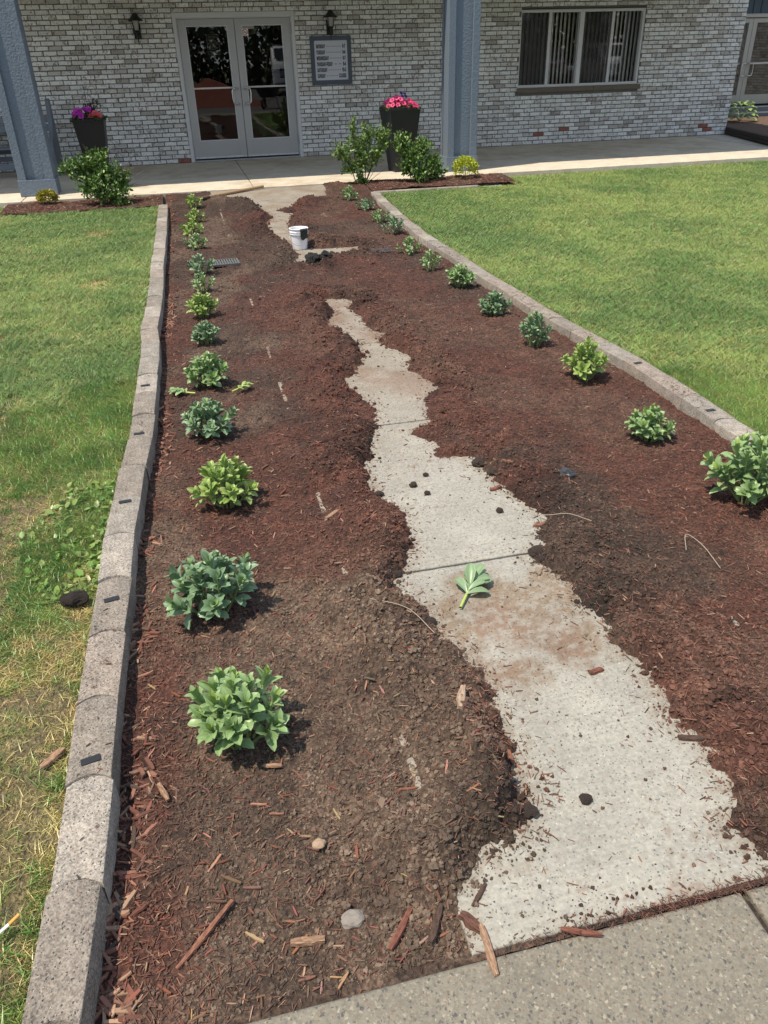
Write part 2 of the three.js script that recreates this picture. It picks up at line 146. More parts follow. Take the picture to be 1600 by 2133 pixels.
// walkway slabs
const DUST = [[.74, 12.99, .40, .26], [.5, 13.04, .24, .15], [.86, 13.16, .2, .14], [.9, 12.86, .16, .12], [.62, 13.25, .14, .1], [.62, 12.75, .1, .05]];
function slabTone(x, z, o) { const d = sdf(x, z); const n1 = fbm(x * 10, z * 10, 3), n2 = fbm(x * 55, z * 55, 3), n3 = fbm(x * 3, z * 2.2 + 7, 3); let dirt = smooth(-.10, .02, d + (n1 - .5) * .14) * .6 * smooth(.35, .6, n2); for (const [a, b, c, e] of DUST) { const q = Math.hypot((x - a) / c, (z - b) / e); dirt = Math.max(dirt, smooth(1.2, .4, q + (n1 - .5) * 1.3) * (.5 + .6 * smooth(.34, .58, n2))); } const old = smooth(12.3, 10.4, z); dirt = Math.max(dirt, smooth(.05, .0, x - SLAB_L) * .5 * (z < 13.7 ? 1 : .3)); dirt = Math.max(dirt, old * (.55 + .5 * smooth(.4, .65, n3 * .6 + n1 * .4)) * (.6 + .5 * n2)); dirt = clamp(Math.max(dirt, .55 * smooth(.62, .72, n3 * .4 + n2 * .6))); const red = z < 5.5 ? .2 : smooth(.4, .65, n3); o[0] = lerp(.56, lerp(.38, .36, red), dirt); o[1] = lerp(.57, lerp(.31, .255, red), dirt); o[2] = lerp(.55, lerp(.245, .2, red), dirt); }
function slab(x0, x1, z0, z1, step, tone, top = () => 0, th = .1, bev = .006) { // top sheet with rounded arris, sides
  const xs = [], zs = []; const nx = Math.max(2, Math.round((x1 - x0) / step)), nz = Math.max(2, Math.round((z1 - z0) / step)); xs.push(x0, x0 + bev * .4, x0 + bev); for (let i = 1; i < nx; i++) xs.push(lerp(x0 + bev, x1 - bev, i / nx)); xs.push(x1 - bev, x1 - bev * .4, x1); zs.push(z0, z0 + bev * .4, z0 + bev); for (let i = 1; i < nz; i++) zs.push(lerp(z0 + bev, z1 - bev, i / nz)); zs.push(z1 - bev, z1 - bev * .4, z1);
  const X = [xs[0], ...xs, xs[xs.length - 1]], Z = [zs[0], ...zs, zs[zs.length - 1]], n = X.length, m = Z.length, pos = [], col = [], uv = [], idx = [], o = [1, 1, 1];
  for (let j = 0; j < m; j++) for (let i = 0; i < n; i++) { const x = X[i], z = Z[j], rim = i === 0 || j === 0 || i === n - 1 || j === m - 1; const e = Math.min(x - x0, x1 - x, z - z0, z1 - z); const dip = e < bev ? bev * (1 - Math.sqrt(Math.max(0, 1 - Math.pow(1 - e / bev, 2)))) * .7 : 0; const chip = e < .012 ? .004 * fbm(x * 60, z * 60, 2) : 0; pos.push(x, rim ? top(z) - th : top(z) - dip - chip + (e > .03 ? .0015 * (fbm(x * 4, z * 4, 2) - .5) : 0), z); if (tone) tone(x, z, o); col.push(...o); uv.push(x + (rim ? .05 : 0), z + (rim ? .08 : 0)); if (i && j) { const k = j * n + i; idx.push(k - n - 1, k - 1, k - n, k - n, k - 1, k); } }
  const g = new THREE.BufferGeometry(); g.setAttribute('position', new THREE.Float32BufferAttribute(pos, 3)); g.setAttribute('color', new THREE.Float32BufferAttribute(col, 3)); g.setAttribute('uv', new THREE.Float32BufferAttribute(uv, 2)); g.setIndex(idx); g.computeVertexNormals(); return g; }
{ const walk = setting('walkway'); const J = [FRONT, 12.665, 11.392, 10.12, 8.85, 7.58, 6.31, 5.04, BACK + .85]; for (let i = 0; i < J.length - 1; i++) part('concrete_slab', slab(SLAB_L, SLAB_R, J[i + 1] + (i < 1 ? .005 : .004), J[i] - (i ? .005 : 0), i < 2 ? .009 : i < 4 ? .014 : .03, slabTone, walkY), M_conc, walk);
  part('concrete_slab', slab(SLAB_L - .05, 1.72, BACK + .004, BACK + .845, .03, slabTone, walkY), M_conc, walk); }
{ const sw = setting('sidewalk'); const XS = [-9, -5.6, -2.6, .83, 3.9, 7, 10.2]; for (let i = 0; i < XS.length - 1; i++) part('concrete_slab', slab(XS[i] + .006, XS[i + 1] - .006, 14.030, 15.9, .12, null, () => 0, .12, .012), M_aggr, sw); }
setting('soil_joint', bx(-9, 10.2, -.1, -.016, 14.05, 15.95), mat(.05, .034, .026, .95, { map: soilTex }));
// lawn bases and the land around
const thatchTex = rep(dataTex(512, (u, v, o) => { const k = fbp(u, v, 32, 4), s = fbp(u + .3, v, 8, 3); const f = fbp(u, v + .5, 128, 2), q = vnp(u * 220, v * 34, 220); o[0] = .05 + .16 * k * f * 2 + .12 * smooth(.7, .95, q); o[1] = .042 + .14 * k * f * 2 * (.7 + .4 * s) + .1 * smooth(.7, .95, q); o[2] = .02 + .06 * k * f * 2 + .04 * smooth(.7, .95, q); }), 1 / .6);
const M_thatch = mat(1, 1, 1, .95, { map: thatchTex, bumpMap: soilBump, bumpScale: .025 });
function sheet(pts, y) { const s = new THREE.Shape(pts.map(p => new THREE.Vector2(p[0], -p[1]))); const g = new THREE.ExtrudeGeometry(s, { depth: .08, bevelEnabled: false }); g.rotateX(-Math.PI / 2); g.translate(0, y - .08, 0); return boxUV(g); }
setting('lawn', sheet([[-9, BACK + .01], [-2.43, BACK + .01], [-2.43, 4.16], [-.49, 4.16], ...EDGE_L.slice(1).map(p => [p[0] - .03, p[1]]), [-9, 14.03]], .012), M_thatch);
setting('lawn', sheet([[14, BACK + .01], [14, 14.03], ...EDGE_R.slice().reverse().slice(0, -1).map(p => [p[0] + .03, p[1]]), [2.3, 4.2], [4.3, 4.17], [4.33, BACK + .01]], .012), M_thatch);
setting('ground', new THREE.PlaneGeometry(400, 400).rotateX(-Math.PI / 2).translate(0, -.14, 0), mat(.09, .1, .05, .95));
setting('parking_lot', bx(-40, 60, -.13, -.03, 15.9, 75), M_asph);
// ---------------------------------------------------------------- building
const FL = .092; // porch floor level
const WX0 = -4.6, WX1 = 10.38, WTOP = 2.9;
const DOOR = [0, 1.95, FL, 2.262], WIN = [5.93, 8.315, 1.029, 2.222];
const building = thing('brick_building', 'whitewashed brick building with glass double doors, wide window and porch roof', 'building');
{ // porch floor panels
  const pf = setting('porch_floor'); const tone = (x, z, o) => { const a = fbm(x * 1.2, z * 1.6 + 4, 3), b = fbm(x * 7, z * 5, 3); const st = smooth(.5, .68, a * .6 + b * .4) * .55; o[0] = lerp(1.02, .72, st); o[1] = lerp(.97, .6, st); o[2] = lerp(.86, .47, st); };
  const XS = [WX0, -2.25, .75, 3.75, 6.75, 9.62]; for (let i = 0; i < XS.length - 1; i++) part('concrete_slab', slab(XS[i] + .004, XS[i + 1] - .004, -.02, BACK, .07, tone, () => FL, .2, .01), M_conc, pf);
  part('concrete_slab', slab(9.628, 14, 2.42, BACK, .07, tone, () => FL, .2, .01), M_conc, pf);
  const s = new THREE.Shape([[9.628, 0], [10.36, 0], [9.66, -2.41], [9.628, -2.41]].map(p => new THREE.Vector2(...p))); const g = new THREE.ExtrudeGeometry(s, { depth: .2, bevelEnabled: false }); g.rotateX(-Math.PI / 2); g.translate(0, FL - .2, 0); part('concrete_slab', boxUV(g), M_concPlain, pf); }
// wall: mortar body with openings
function holed(x0, x1, y0, y1, holes, depth) { const s = new THREE.Shape([[x0, y0], [x1, y0], [x1, y1], [x0, y1]].map(p => new THREE.Vector2(...p))); for (const [a, b, c, d] of holes) s.holes.push(new THREE.Path([[a, c], [a, d], [b, d], [b, c]].map(p => new THREE.Vector2(...p)))); const g = new THREE.ExtrudeGeometry(s, { depth, bevelEnabled: false }); return boxUV(g); }
{ const g = holed(WX0, WX1, -.12, WTOP, [[DOOR[0], DOOR[1], -.11, DOOR[3]], WIN], .2); g.translate(0, 0, -.207); part('wall', g, M_mortar, building); }
const wall = building.children[0];
// brick variants: chamfered face, own patch of texture and tone
const rb = rng(31);
function brickGeo(len, tone, kind, seed) { const r = rng(seed), H = .0555, c = .0045, j = () => (r() - .5) * .004; const x0 = 0, x1 = len, F = .009; const q = [[x0 + j(), 0 + j()], [x1 + j(), 0 + j()], [x1 + j(), H + j()], [x0 + j(), H + j()]]; const inn = [[q[0][0] + c, q[0][1] + c], [q[1][0] - c, q[1][1] + c], [q[2][0] - c, q[2][1] - c], [q[3][0] + c, q[3][1] - c]]; const zf = F + (r() - .5) * .003, ou = r(), ov = r(); const pos = [], uv = []; const tri = (...v) => v.forEach(p => { pos.push(...p); uv.push(p[0] + ou, p[1] + ov + p[2]); }); const I = inn.map(p => [p[0], p[1], zf]), O = q.map(p => [p[0], p[1], zf - c]), B = q.map(p => [p[0], p[1], -.012]); tri(I[0], I[1], I[2]); tri(I[0], I[2], I[3]); for (let k = 0; k < 4; k++) { const n = (k + 1) % 4; tri(O[k], O[n], I[n]); tri(O[k], I[n], I[k]); tri(B[k], B[n], O[n]); tri(B[k], O[n], O[k]); } const g = new THREE.BufferGeometry(); g.setAttribute('position', new THREE.Float32BufferAttribute(pos, 3)); g.setAttribute('uv', new THREE.Float32BufferAttribute(uv, 2)); g.computeVertexNormals(); return paint(g, ...tone); }
const brickTone = (r, red) => { if (red) return [.42, .155, .115]; const t = r(), k = .84 + .26 * r(); return t < .1 ? [.64 * k, .61 * k, .58 * k] : t < .22 ? [.82 * k, .79 * k, .76 * k] : [k * 1.02, k * 1.02, k * 1.02]; };
const fullBricks = Array.from({ length: 28 }, (_, i) => brickGeo(.1895, brickTone(rb), 0, 500 + i)), redBrick = brickGeo(.1895, [.42, .15, .11], 1, 99);
function layBricks(x0, x1, y0, y1, holes, seed) { const out = [], r = rng(seed), MOD = .2033, CO = .06773; let row = 0; for (let y = y0; y < y1 - .02; y += CO, row++) { const spans = [[x0, x1]]; for (const [a, b, c, d] of holes) if (y + .05 > c && y < d - .004) for (let i = spans.length - 1; i >= 0; i--) { const [s, e] = spans[i]; if (a < e && b > s) { spans.splice(i, 1); if (a - s > .03) spans.push([s, a]); if (e - b > .03) spans.push([b, e]); } } const ph = (row % 2) * .1017 + (r() - .5) * .02; for (const [s, e] of spans) for (let k = Math.floor((s - ph) / MOD) - 1; ; k++) { let a = ph + k * MOD, b = a + .1895; if (a > e) break; a = Math.max(a, s + .003); b = Math.min(b, e - .003); if (b - a < .03) continue; out.push({ x: a, y: y + .007 + (r() - .5) * .003, len: b - a, v: r() * 28 | 0, row, s: r() }); } } return out; }
{ const bricks = layBricks(WX0, WX1, FL, WTOP, [DOOR, [WIN[0], WIN[1], WIN[2] - .084, WIN[3]]], 8); let n = 0; const rest = []; const dist = b => Math.hypot(b.x + .1 + .14, b.y - 1.6, 14.85) + (b.y > 2.33 || b.x < -2.6 ? 9 : 0); bricks.sort((a, b) => dist(a) - dist(b));
  for (const b of bricks) { const red = (b.row === 0 && b.x > -.22 && b.x < -.02) || (b.row === 1 && b.x > 9.7 && b.x < 9.95) || (b.x > 10.22 && b.row % 2 === 0 && b.row < 18 && b.row > 1) || (b.row === 2 && b.s > .97) || (b.row < 4 && b.x > 6.2 && b.x < 7.2 && b.s > .93); const full = b.len > .19 && !red;
    if (full && n < 300) { const m = part('brick', fullBricks[b.v], M_brick, wall); m.position.set(b.x, b.y, 0); n++; } else { const g = full ? fullBricks[b.v].clone() : brickGeo(b.len, brickTone(rb, red), red, 2000 + b.x * 700 + b.row * 31 | 0); g.translate(b.x, b.y, 0); rest.push(g); } }
  const st = part('bricks', rest, M_brick, wall); st.userData.kind = 'stuff'; }
// closed rooms, roof, soffit
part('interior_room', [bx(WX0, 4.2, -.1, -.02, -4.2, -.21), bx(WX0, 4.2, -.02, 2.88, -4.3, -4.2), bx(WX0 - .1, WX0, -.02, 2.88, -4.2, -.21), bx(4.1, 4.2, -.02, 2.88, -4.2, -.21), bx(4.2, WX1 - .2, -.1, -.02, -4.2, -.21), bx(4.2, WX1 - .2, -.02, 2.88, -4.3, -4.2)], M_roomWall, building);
{ const sd = layBricks(-4.2, 0, FL, WTOP, [], 21).map(b => { const g = brickGeo(b.len, brickTone(rb), 0, 900 + b.v); g.translate(b.x, b.y, 0); g.rotateY(Math.PI / 2); g.translate(WX1 - .008, 0, -4.2); return g; }); part('side_wall', bx(WX1 - .2, WX1 - .008, -.12, WTOP, -4.3, -.208), M_mortar, building); const m = part('bricks', sd.map(g => { g.translate(0, 0, 0); return g; }), M_brick, building.children[building.children.length - 1]); m.userData.kind = 'stuff'; }
const M_soffit = mat(.5, .5, .48, .8), M_fascia = mat(.16, .2, .25, .6), M_shingle = mat(.08, .075, .07, .95);
part('porch_roof', [bx(WX0 - .4, 10.2, 2.9, 2.95, -.2, 2.9)], M_soffit, building);
part('fascia', [bx(WX0 - .4, 10.2, 2.86, 3.12, 2.9, 3.02)], M_fascia, building);
part('roof', [bx(WX0 - .4, 10.2, 3.121, 3.16, -.2, 3.02), bx(WX0 - .1, 10.381, 2.951, 3.0, -4.4, -.2)], M_shingle, building);
// door frame and leaves
{ const W = .055; part('door_frame', [bx(.0, W, FL, 2.262, -.10, .012, .004), bx(1.895, 1.95, FL, 2.262, -.10, .012, .004), bx(W, 1.895, 2.19, 2.262, -.10, .012, .004), bx(W, W + .012, FL, 2.19, -.10, -.03), bx(1.883, 1.895, FL, 2.19, -.10, -.03), bx(W + .012, 1.883, 2.178, 2.19, -.10, -.03)], M_aluWhite, building);
  part('threshold', bx(.056, 1.894, FL + .001, FL + .022, -.12, .02, .004), M_alu, building);
  const leaf = (x0, x1, g0, g1, hx, s) => { const z0 = -.075, z1 = -.03, y0 = .135, y1 = 2.174; const d = part('door', [bx(x0, g0, y0, y1, z0, z1, .004), bx(g1, x1, y0, y1, z0, z1, .004), bx(g0, g1, y0 + .02, .41, z0 + .002, z1 - .003, .004), bx(g0, g1, 2.082, y1, z0 + .002, z1 - .002, .004)], M_alu, building);
    part('glass_pane', new THREE.PlaneGeometry(g1 - g0, 2.082 - .41).translate((g0 + g1) / 2, (2.082 + .41) / 2, -.052), M_glass, d);
    part('door_bead', [bx(g0, g0 + .012, .41, 2.082, -.05, -.034), bx(g1 - .012, g1, .41, 2.082, -.05, -.034), bx(g0 + .012, g1 - .012, .41, .422, -.05, -.034), bx(g0 + .012, g1 - .012, 2.07, 2.082, -.05, -.034)], M_aluWhite, d);
    part('push_bar', bx(g0 + .001, g1 - .001, 1.186, 1.212, -.105, -.085, .004), mat(.75, .75, .74, .4), d);
    part('handle', tube([[hx, 1.19, -.032], [hx, 1.19, .03], [hx + s * .075, 1.185, .045], [hx + s * .09, 1.16, .045], [hx + s * .09, 1.0, .045], [hx + s * .075, .965, .045], [hx, .96, .03], [hx, .96, -.032]], .0125, 40, 8), M_chrome, d);
    for (const hy of [2.02, 1.2, .37]) part('hinge', new THREE.CylinderGeometry(.012, .012, .15, 8).translate(s > 0 ? x1 + .004 : x0 - .004, hy, -.018), M_alu, d);
    part('door_sweep', bx(x0 + .01, x1 - .01, .137, .165, -.029, -.016, .003), M_aluWhite, d);
    for (let k = 0; k < 6; k++) part('screw', new THREE.CylinderGeometry(.005, .005, .004, 8).rotateX(Math.PI / 2).translate(lerp(x0 + .06, x1 - .06, k / 5), .151, -.014), M_blackMetal, d); return d; };
  const d1 = leaf(.07, .968, .192, .853, .915, -1), d2 = leaf(.976, 1.877, 1.086, 1.746, 1.03, 1); d1.userData.label = 'left glass door leaf'; d2.userData.label = 'right glass door leaf with no-smoking sticker';
  // notices behind / on the glass
  const cv = document.createElement('canvas'); cv.width = cv.height = 256; const c = cv.getContext('2d'); c.fillStyle = '#f4f2ee'; c.fillRect(0, 0, 256, 256); c.fillStyle = '#111'; c.fillRect(62, 124, 112, 22); c.fillStyle = '#9a938c'; c.fillRect(178, 124, 16, 22); c.strokeStyle = '#222'; c.lineWidth = 7; c.beginPath(); c.moveTo(186, 118); c.bezierCurveTo(190, 92, 160, 100, 164, 76); c.stroke(); c.strokeStyle = '#b3202a'; c.lineWidth = 24; c.beginPath(); c.arc(128, 128, 98, 0, 7); c.stroke(); c.beginPath(); c.moveTo(60, 62); c.lineTo(196, 194); c.stroke(); const t = new THREE.CanvasTexture(cv); t.colorSpace = S; part('no_smoking_sticker', new THREE.PlaneGeometry(.1, .1).translate(1.138, 1.985, -.0495), mat(1, 1, 1, .6, { map: t }), d2);
  part('address_label', new THREE.PlaneGeometry(.2, .045).translate(1.19, 2.05, -.0495), mat(.32, .32, .31, .7), d2);
  const notice = (y0, y1) => [bx(.506, .70, y1 - .006, y1, -.058, -.056), bx(.506, .70, y0, y0 + .006, -.058, -.056), bx(.506, .512, y0 + .006, y1 - .006, -.058, -.056), bx(.694, .70, y0 + .006, y1 - .006, -.058, -.056), ...[0, 1, 2, 3, 4].map(k => bx(.53, .676 - (k % 3) * .02, lerp(y0 + .02, y1 - .03, k / 4), lerp(y0 + .02, y1 - .03, k / 4) + .007, -.058, -.056))]; part('notice_lettering', [...notice(1.834, 1.96), ...notice(1.678, 1.826)], mat(.12, .115, .1, .8), d1); }
// window with four lights, screens and vertical blinds
{ const [x0, x1, y0, y1] = WIN; const w = part('window', [bx(x0, x1, y0, y0 + .045, -.1, -.012, .004), bx(x0, x1, y1 - .045, y1, -.1, -.012, .004), bx(x0, x0 + .02, y0 + .045, y1 - .045, -.1, -.012, .004), bx(x1 - .04, x1, y0 + .045, y1 - .045, -.1, -.012, .004), bx(6.46, 6.515, y0 + .045, y1 - .045, -.085, -.018, .004), bx(7.055, 7.136, y0 + .045, y1 - .045, -.1, -.012, .004), bx(7.674, 7.728, y0 + .045, y1 - .045, -.085, -.018, .004)], M_aluWhite, building);
  const P = [[5.95, 6.46], [6.515, 7.055], [7.136, 7.674], [7.728, 8.275]]; P.forEach(([a, b], i) => { part('glass_pane', new THREE.PlaneGeometry(b - a, y1 - y0 - .09).translate((a + b) / 2, (y0 + y1) / 2, -.05 - (i % 2) * .012), M_glass, w); if (i % 2 === 0) part('insect_screen', new THREE.PlaneGeometry(b - a, y1 - y0 - .09).translate((a + b) / 2, (y0 + y1) / 2, -.03), mat(.03, .032, .034, .8, { transparent: true, opacity: .6 }), w); });
  const sl = new THREE.BoxGeometry(.088, y1 - y0 - .02, .0025), rs = rng(4), M_blind = mat(.72, .72, .68, .75, { transmission: .3, thickness: 0 }); for (let x = x0 + .05, k = 0; x < x1 - .02; x += .079, k++) { const m = part('blind_slat', sl, M_blind, w); m.position.set(x, (y0 + y1) / 2, -.19); m.rotation.y = .75 + (rs() - .5) * .22; }
  part('sill', [bx(5.915, 7.42, 0.946, 1.028, -.14, .035, .006), bx(7.426, 8.37, 0.946, 1.027, -.14, .034, .006)], mat(.32, .29, .24, .9, { map: concTex }), building);
  part('lintel', bx(5.93, 8.4, 2.223, 2.232, -.1, .016), mat(.05, .045, .04, .8), building); }
shadowed(building);
// porch columns: core, corner boards proud of it, plinth
function column(x, label) { const c = thing('porch_column', label, 'column', [x, FL, 2.72], 0, 'blue-grey porch columns'); const W = .45, D = .33, H = 2.8; part('core', bx(.03, W - .03, .001, H, .03, D - .038), M_post, c); for (const [a, b] of [[0, .1], [W - .1, W]]) part('corner_board', bx(a, b, .19, H, D - .037, D, .004), M_post, c); for (const [a, b] of [[0, .029], [W - .029, W]]) { part('side_board', bx(a, b, .19, H, D - .22, D - .038, .004), M_postFlat, c); part('side_board', bx(a, b, .19, H, 0, .06, .004), M_postFlat, c); } const P = [[-.012, W + .012, D + .001, D + .016], [-.012, W + .012, -.016, 0 - .001], [-.014, -.001, 0, D], [W + .001, W + .014, 0, D]]; for (const [a, b, z0, z1] of P) part('plinth_board', bx(a, b, .002, .2, z0, z1, .003), M_post, c); return shadowed(c); }
column(-2.30, 'blue-grey porch column in front of the bench, leftmost of the three'); column(3.64, 'blue-grey porch column between the hours sign and the wide window'); column(9.64, 'blue-grey porch column cut off by the right edge of the picture');
// recessed wing with a second glazed door
{ const w = thing('entrance_wing', 'recessed building wing with a second pair of glass doors behind the brick corner', 'building', [0, 0, -3]);
  part('wall', [bx(10.4, 11.85, -.1, 2.9, -.2, 0), bx(13.68, 16, -.1, 2.9, -.2, 0), bx(11.85, 13.68, -.1, .36, -.2, 0)], M_mortar, w);
  part('header_panel', bx(11.85, 13.68, 2.2, 2.9, -.15, -.02), mat(.05, .08, .10, .7), w); for (let k = 0; k < 9; k++) part('batten', bx(11.86 + k * .2, 11.89 + k * .2, 2.21, 2.9, -.019, 0), mat(.05, .08, .10, .7), w);
  const A = mat(.36, .37, .34, .45, { metalness: .2 }); part('door_frame', [bx(11.85, 11.9, .38, 2.2, -.12, .01, .004), bx(13.63, 13.68, .38, 2.2, -.12, .01, .004), bx(11.9, 13.63, 2.13, 2.2, -.12, .01, .004)], A, w);
  for (const [a, b, g0, g1, s] of [[11.902, 12.747, 12.01, 12.64, -1], [12.753, 13.628, 12.86, 13.52, 1]]) { const d = part('door', [bx(a, g0, .4, 2.12, -.08, -.04, .004), bx(g1, b, .4, 2.12, -.08, -.04, .004), bx(g0, g1, .4, .6, -.078, -.042, .004), bx(g0, g1, 2.03, 2.12, -.078, -.042, .004)], A, w); part('glass_pane', new THREE.PlaneGeometry(g1 - g0, 1.43).translate((g0 + g1) / 2, 1.315, -.06), M_glass, d); part('push_bar', bx(g0 + .002, g1 - .002, 1.22, 1.25, -.12, -.1, .004), M_alu, d); const hx = s > 0 ? a + .04 : b - .04; part('handle', tube([[hx, 1.24, -.04], [hx, 1.24, .03], [hx + s * .09, 1.23, .03], [hx + s * .09, 1.0, .03], [hx, .99, .03], [hx, .99, -.04]], .012, 30, 8), M_chrome, d); }
  part('interior_room', [bx(10.5, 15.9, -.1, .36, -3, -.21), bx(10.5, 15.9, .36, 2.9, -3.1, -3), bx(10.4, 10.5, -.1, 2.9, -3, -.21), bx(15.9, 16, -.1, 2.9, -3, -.21)], M_roomWall, w);
  part('step', bx(11.6, 14, -.1, .37, .002, .4, .01), mat(.06, .075, .1, .7), w); part('step', bx(11.4, 14.2, -.1, .27, .402, .75, .01), mat(.06, .075, .1, .7), w);
  part('roof', [bx(10.52, 16.4, 2.91, 3.1, -3.2, .55)], M_shingle, w);
  // the wing's long side, sunlit, seen only mirrored in the door glass
  const side = part('side_wall', bx(16.01, 16.2, -.1, 2.9, .01, 9), M_mortar, w); const gs = layBricks(0, 8.9, 0, 2.9, [], 77).map(b => { const g = brickGeo(b.len, brickTone(rb), 0, 300 + b.v); g.translate(b.x, b.y, 0); g.rotateY(-Math.PI / 2); g.translate(16.002, 0, .05); return g; }); const m = part('bricks', gs, M_brick, side); m.userData.kind = 'stuff'; shadowed(w); }
// raised bed of dark timbers at the wing entrance
{ const t = thing('raised_bed', 'raised soil bed edged with two courses of dark timber at the brick corner', 'raised bed'); const M_t = mat(.045, .035, .03, .9, { bumpMap: soilBump, bumpScale: .006 }); const top = .215; const s = new THREE.Shape([[10.41, 2.2], [14.5, 2.2], [14.5, -2.3], [9.80, -2.3], [10.41, -.05]].map(p => new THREE.Vector2(...p))); const g = new THREE.ShapeGeometry(s, 1); g.rotateX(-Math.PI / 2); g.translate(0, top - .02, 0); const so = boxUV(g); part('soil', paint(so, .2, .13, .095), M_soil, t);
  for (let k = 0; k < 2; k++) { const tim = (x0, z0, x1, z1) => { const L = Math.hypot(x1 - x0, z1 - z0); const q = boxUV(new RoundedBoxGeometry(L, .063, .1, 1, .008)); q.rotateY(-Math.atan2(z1 - z0, x1 - x0)); q.translate((x0 + x1) / 2, FL + .034 + k * .066, (z0 + z1) / 2); return q; }; part('timber', tim(10.42, .0, 9.76, 2.36), M_t, t); part('timber', tim(9.78, 2.34, 14.5, 2.34 + k * .004), M_t, t); } shadowed(t); }
// ---------------------------------------------------------------- things on the porch
function lantern(x, label) { const L = thing('wall_lantern', label, 'wall lamp', [x, 1.92, .01], 0, 'black wall lanterns'); // y at backplate bottom
  part('backplate', bx(-.055, .055, -.0, .2, 0, .02, .006), M_blackMetal, L); part('arm', tube([[0, .1, .02], [0, .06, .07], [0, .04, .11], [0, .1, .13]], .014, 16, 8), M_blackMetal, L); part('tail', new THREE.ConeGeometry(.02, .17, 8).rotateX(Math.PI).translate(0, -.02, .11), M_blackMetal, L);
  const gl = new THREE.CylinderGeometry(.072, .045, .13, 4, 1, true).rotateY(Math.PI / 4).translate(0, .175, .13); part('glass_shade', gl, M_frost, L); for (let k = 0; k < 4; k++) { const a = Math.PI / 4 + k * Math.PI / 2, s = Math.sin(a), c = Math.cos(a); const R = .072, r = .045; part('cage_bar', stick([r * s * 1.04, .1, .13 + r * c * 1.04], [R * s * 1.04, .245, .13 + R * c * 1.04], .006, .006, 5), M_blackMetal, L); }
  part('base_cup', new THREE.CylinderGeometry(.05, .03, .035, 8).translate(0, .095, .13), M_blackMetal, L);
  part('cap', new THREE.LatheGeometry([[.115, .238], [.112, .25], [.08, .275], [.05, .305], [.035, .335], [.02, .342], [.001, .345]].map(p => new THREE.Vector2(...p)), 20).translate(0, 0, .13), M_blackMetal, L); return shadowed(L); }
lantern(-.56, 'black wall lantern alone on the brick left of the doors'); lantern(2.53, 'black wall lantern directly above the opening-hours sign');
{ const s = thing('hours_sign', 'white opening-hours board in a dark blue frame beside the doors', 'sign', [2.53, 1.55, .012]); const W = .345, H = .355, w = .283, h = .29; const miter = (a) => { const g = new THREE.ExtrudeGeometry(new THREE.Shape([[-1, 1], [1, 1], [1, 1], [-1, 1]].map(p => new THREE.Vector2(...p))), { depth: .01 }); return g; };
  const fr = (pts) => { const g = new THREE.ExtrudeGeometry(new THREE.Shape(pts.map(p => new THREE.Vector2(...p))), { depth: .028, bevelEnabled: true, bevelSize: .002, bevelThickness: .003, bevelSegments: 1 }); return g; }; const e = .0025; part('frame_rail', fr([[-W + e, H - .002], [W - e, H - .002], [w - e, h], [-w + e, h]]), M_signFrame, s); part('frame_rail', fr([[-W + e, -H], [W - e, -H], [w - e, -h], [-w + e, -h]]), M_signFrame, s); part('frame_rail', fr([[-W, -H + e], [-W, H - e], [-w, h - e], [-w, -h + e]]), M_signFrame, s); part('frame_rail', fr([[W, -H + e], [W, H - e], [w, h - e], [w, -h + e]]), M_signFrame, s);
  const cv = document.createElement('canvas'); cv.width = 1000; cv.height = 1024; const c = cv.getContext('2d'); c.fillStyle = '#c9cedb'; c.fillRect(0, 0, 1000, 1024); c.fillStyle = '#1c2430'; c.textBaseline = 'middle'; const rows = [['MONDAY', '9-7', 7], ['TUESDAY', '9-4', 7], ['WEDNESDAY', '9-7', 5], ['THURSDAY-FRIDAY', '9-4', 2], ['SATURDAY', '10-2', 6], ['SUNDAY', 'CLOSED', 5]]; const K = .46; rows.forEach(([a, b, n], i) => { const y = 150 + i * 152; c.save(); c.font = 'bold 132px sans-serif'; c.translate(0, y); c.scale(K, 1); c.textAlign = 'left'; const wa = c.measureText(a).width * K, wb = c.measureText(b).width * K; let ka = a.length > 12 ? .40 / K : 1; c.save(); c.scale(ka, 1); c.fillText(a, 62 / K / ka, 0); c.lineWidth = 11; c.strokeStyle = '#1c2430'; c.strokeText(a, 62 / K / ka, 0); c.restore(); c.textAlign = 'right'; c.fillText(b, 935 / K, 0); c.lineWidth = 11; c.strokeStyle = '#1c2430'; c.strokeText(b, 935 / K, 0); c.restore(); const s0 = 62 + wa * ka + 22, s1 = 935 - wb - 22, st = (s1 - s0) / n; for (let k = 0; k < n; k++) c.fillRect(s0 + st * (k + .22), y - 7, st * .55, 15); }); for (const [x, y] of [[22, 22], [978, 22], [22, 1002], [978, 1002]]) { c.beginPath(); c.arc(x, y, 8, 0, 7); c.fill(); }
  const t = new THREE.CanvasTexture(cv); t.colorSpace = S; part('board', new THREE.PlaneGeometry(w * 2, h * 2).translate(0, 0, .02), mat(1, 1, 1, .5, { map: t }), s); part('backing', bx(-w - .01, w + .01, -h - .01, h + .01, 0, .012), M_signFrame, s); shadowed(s); }
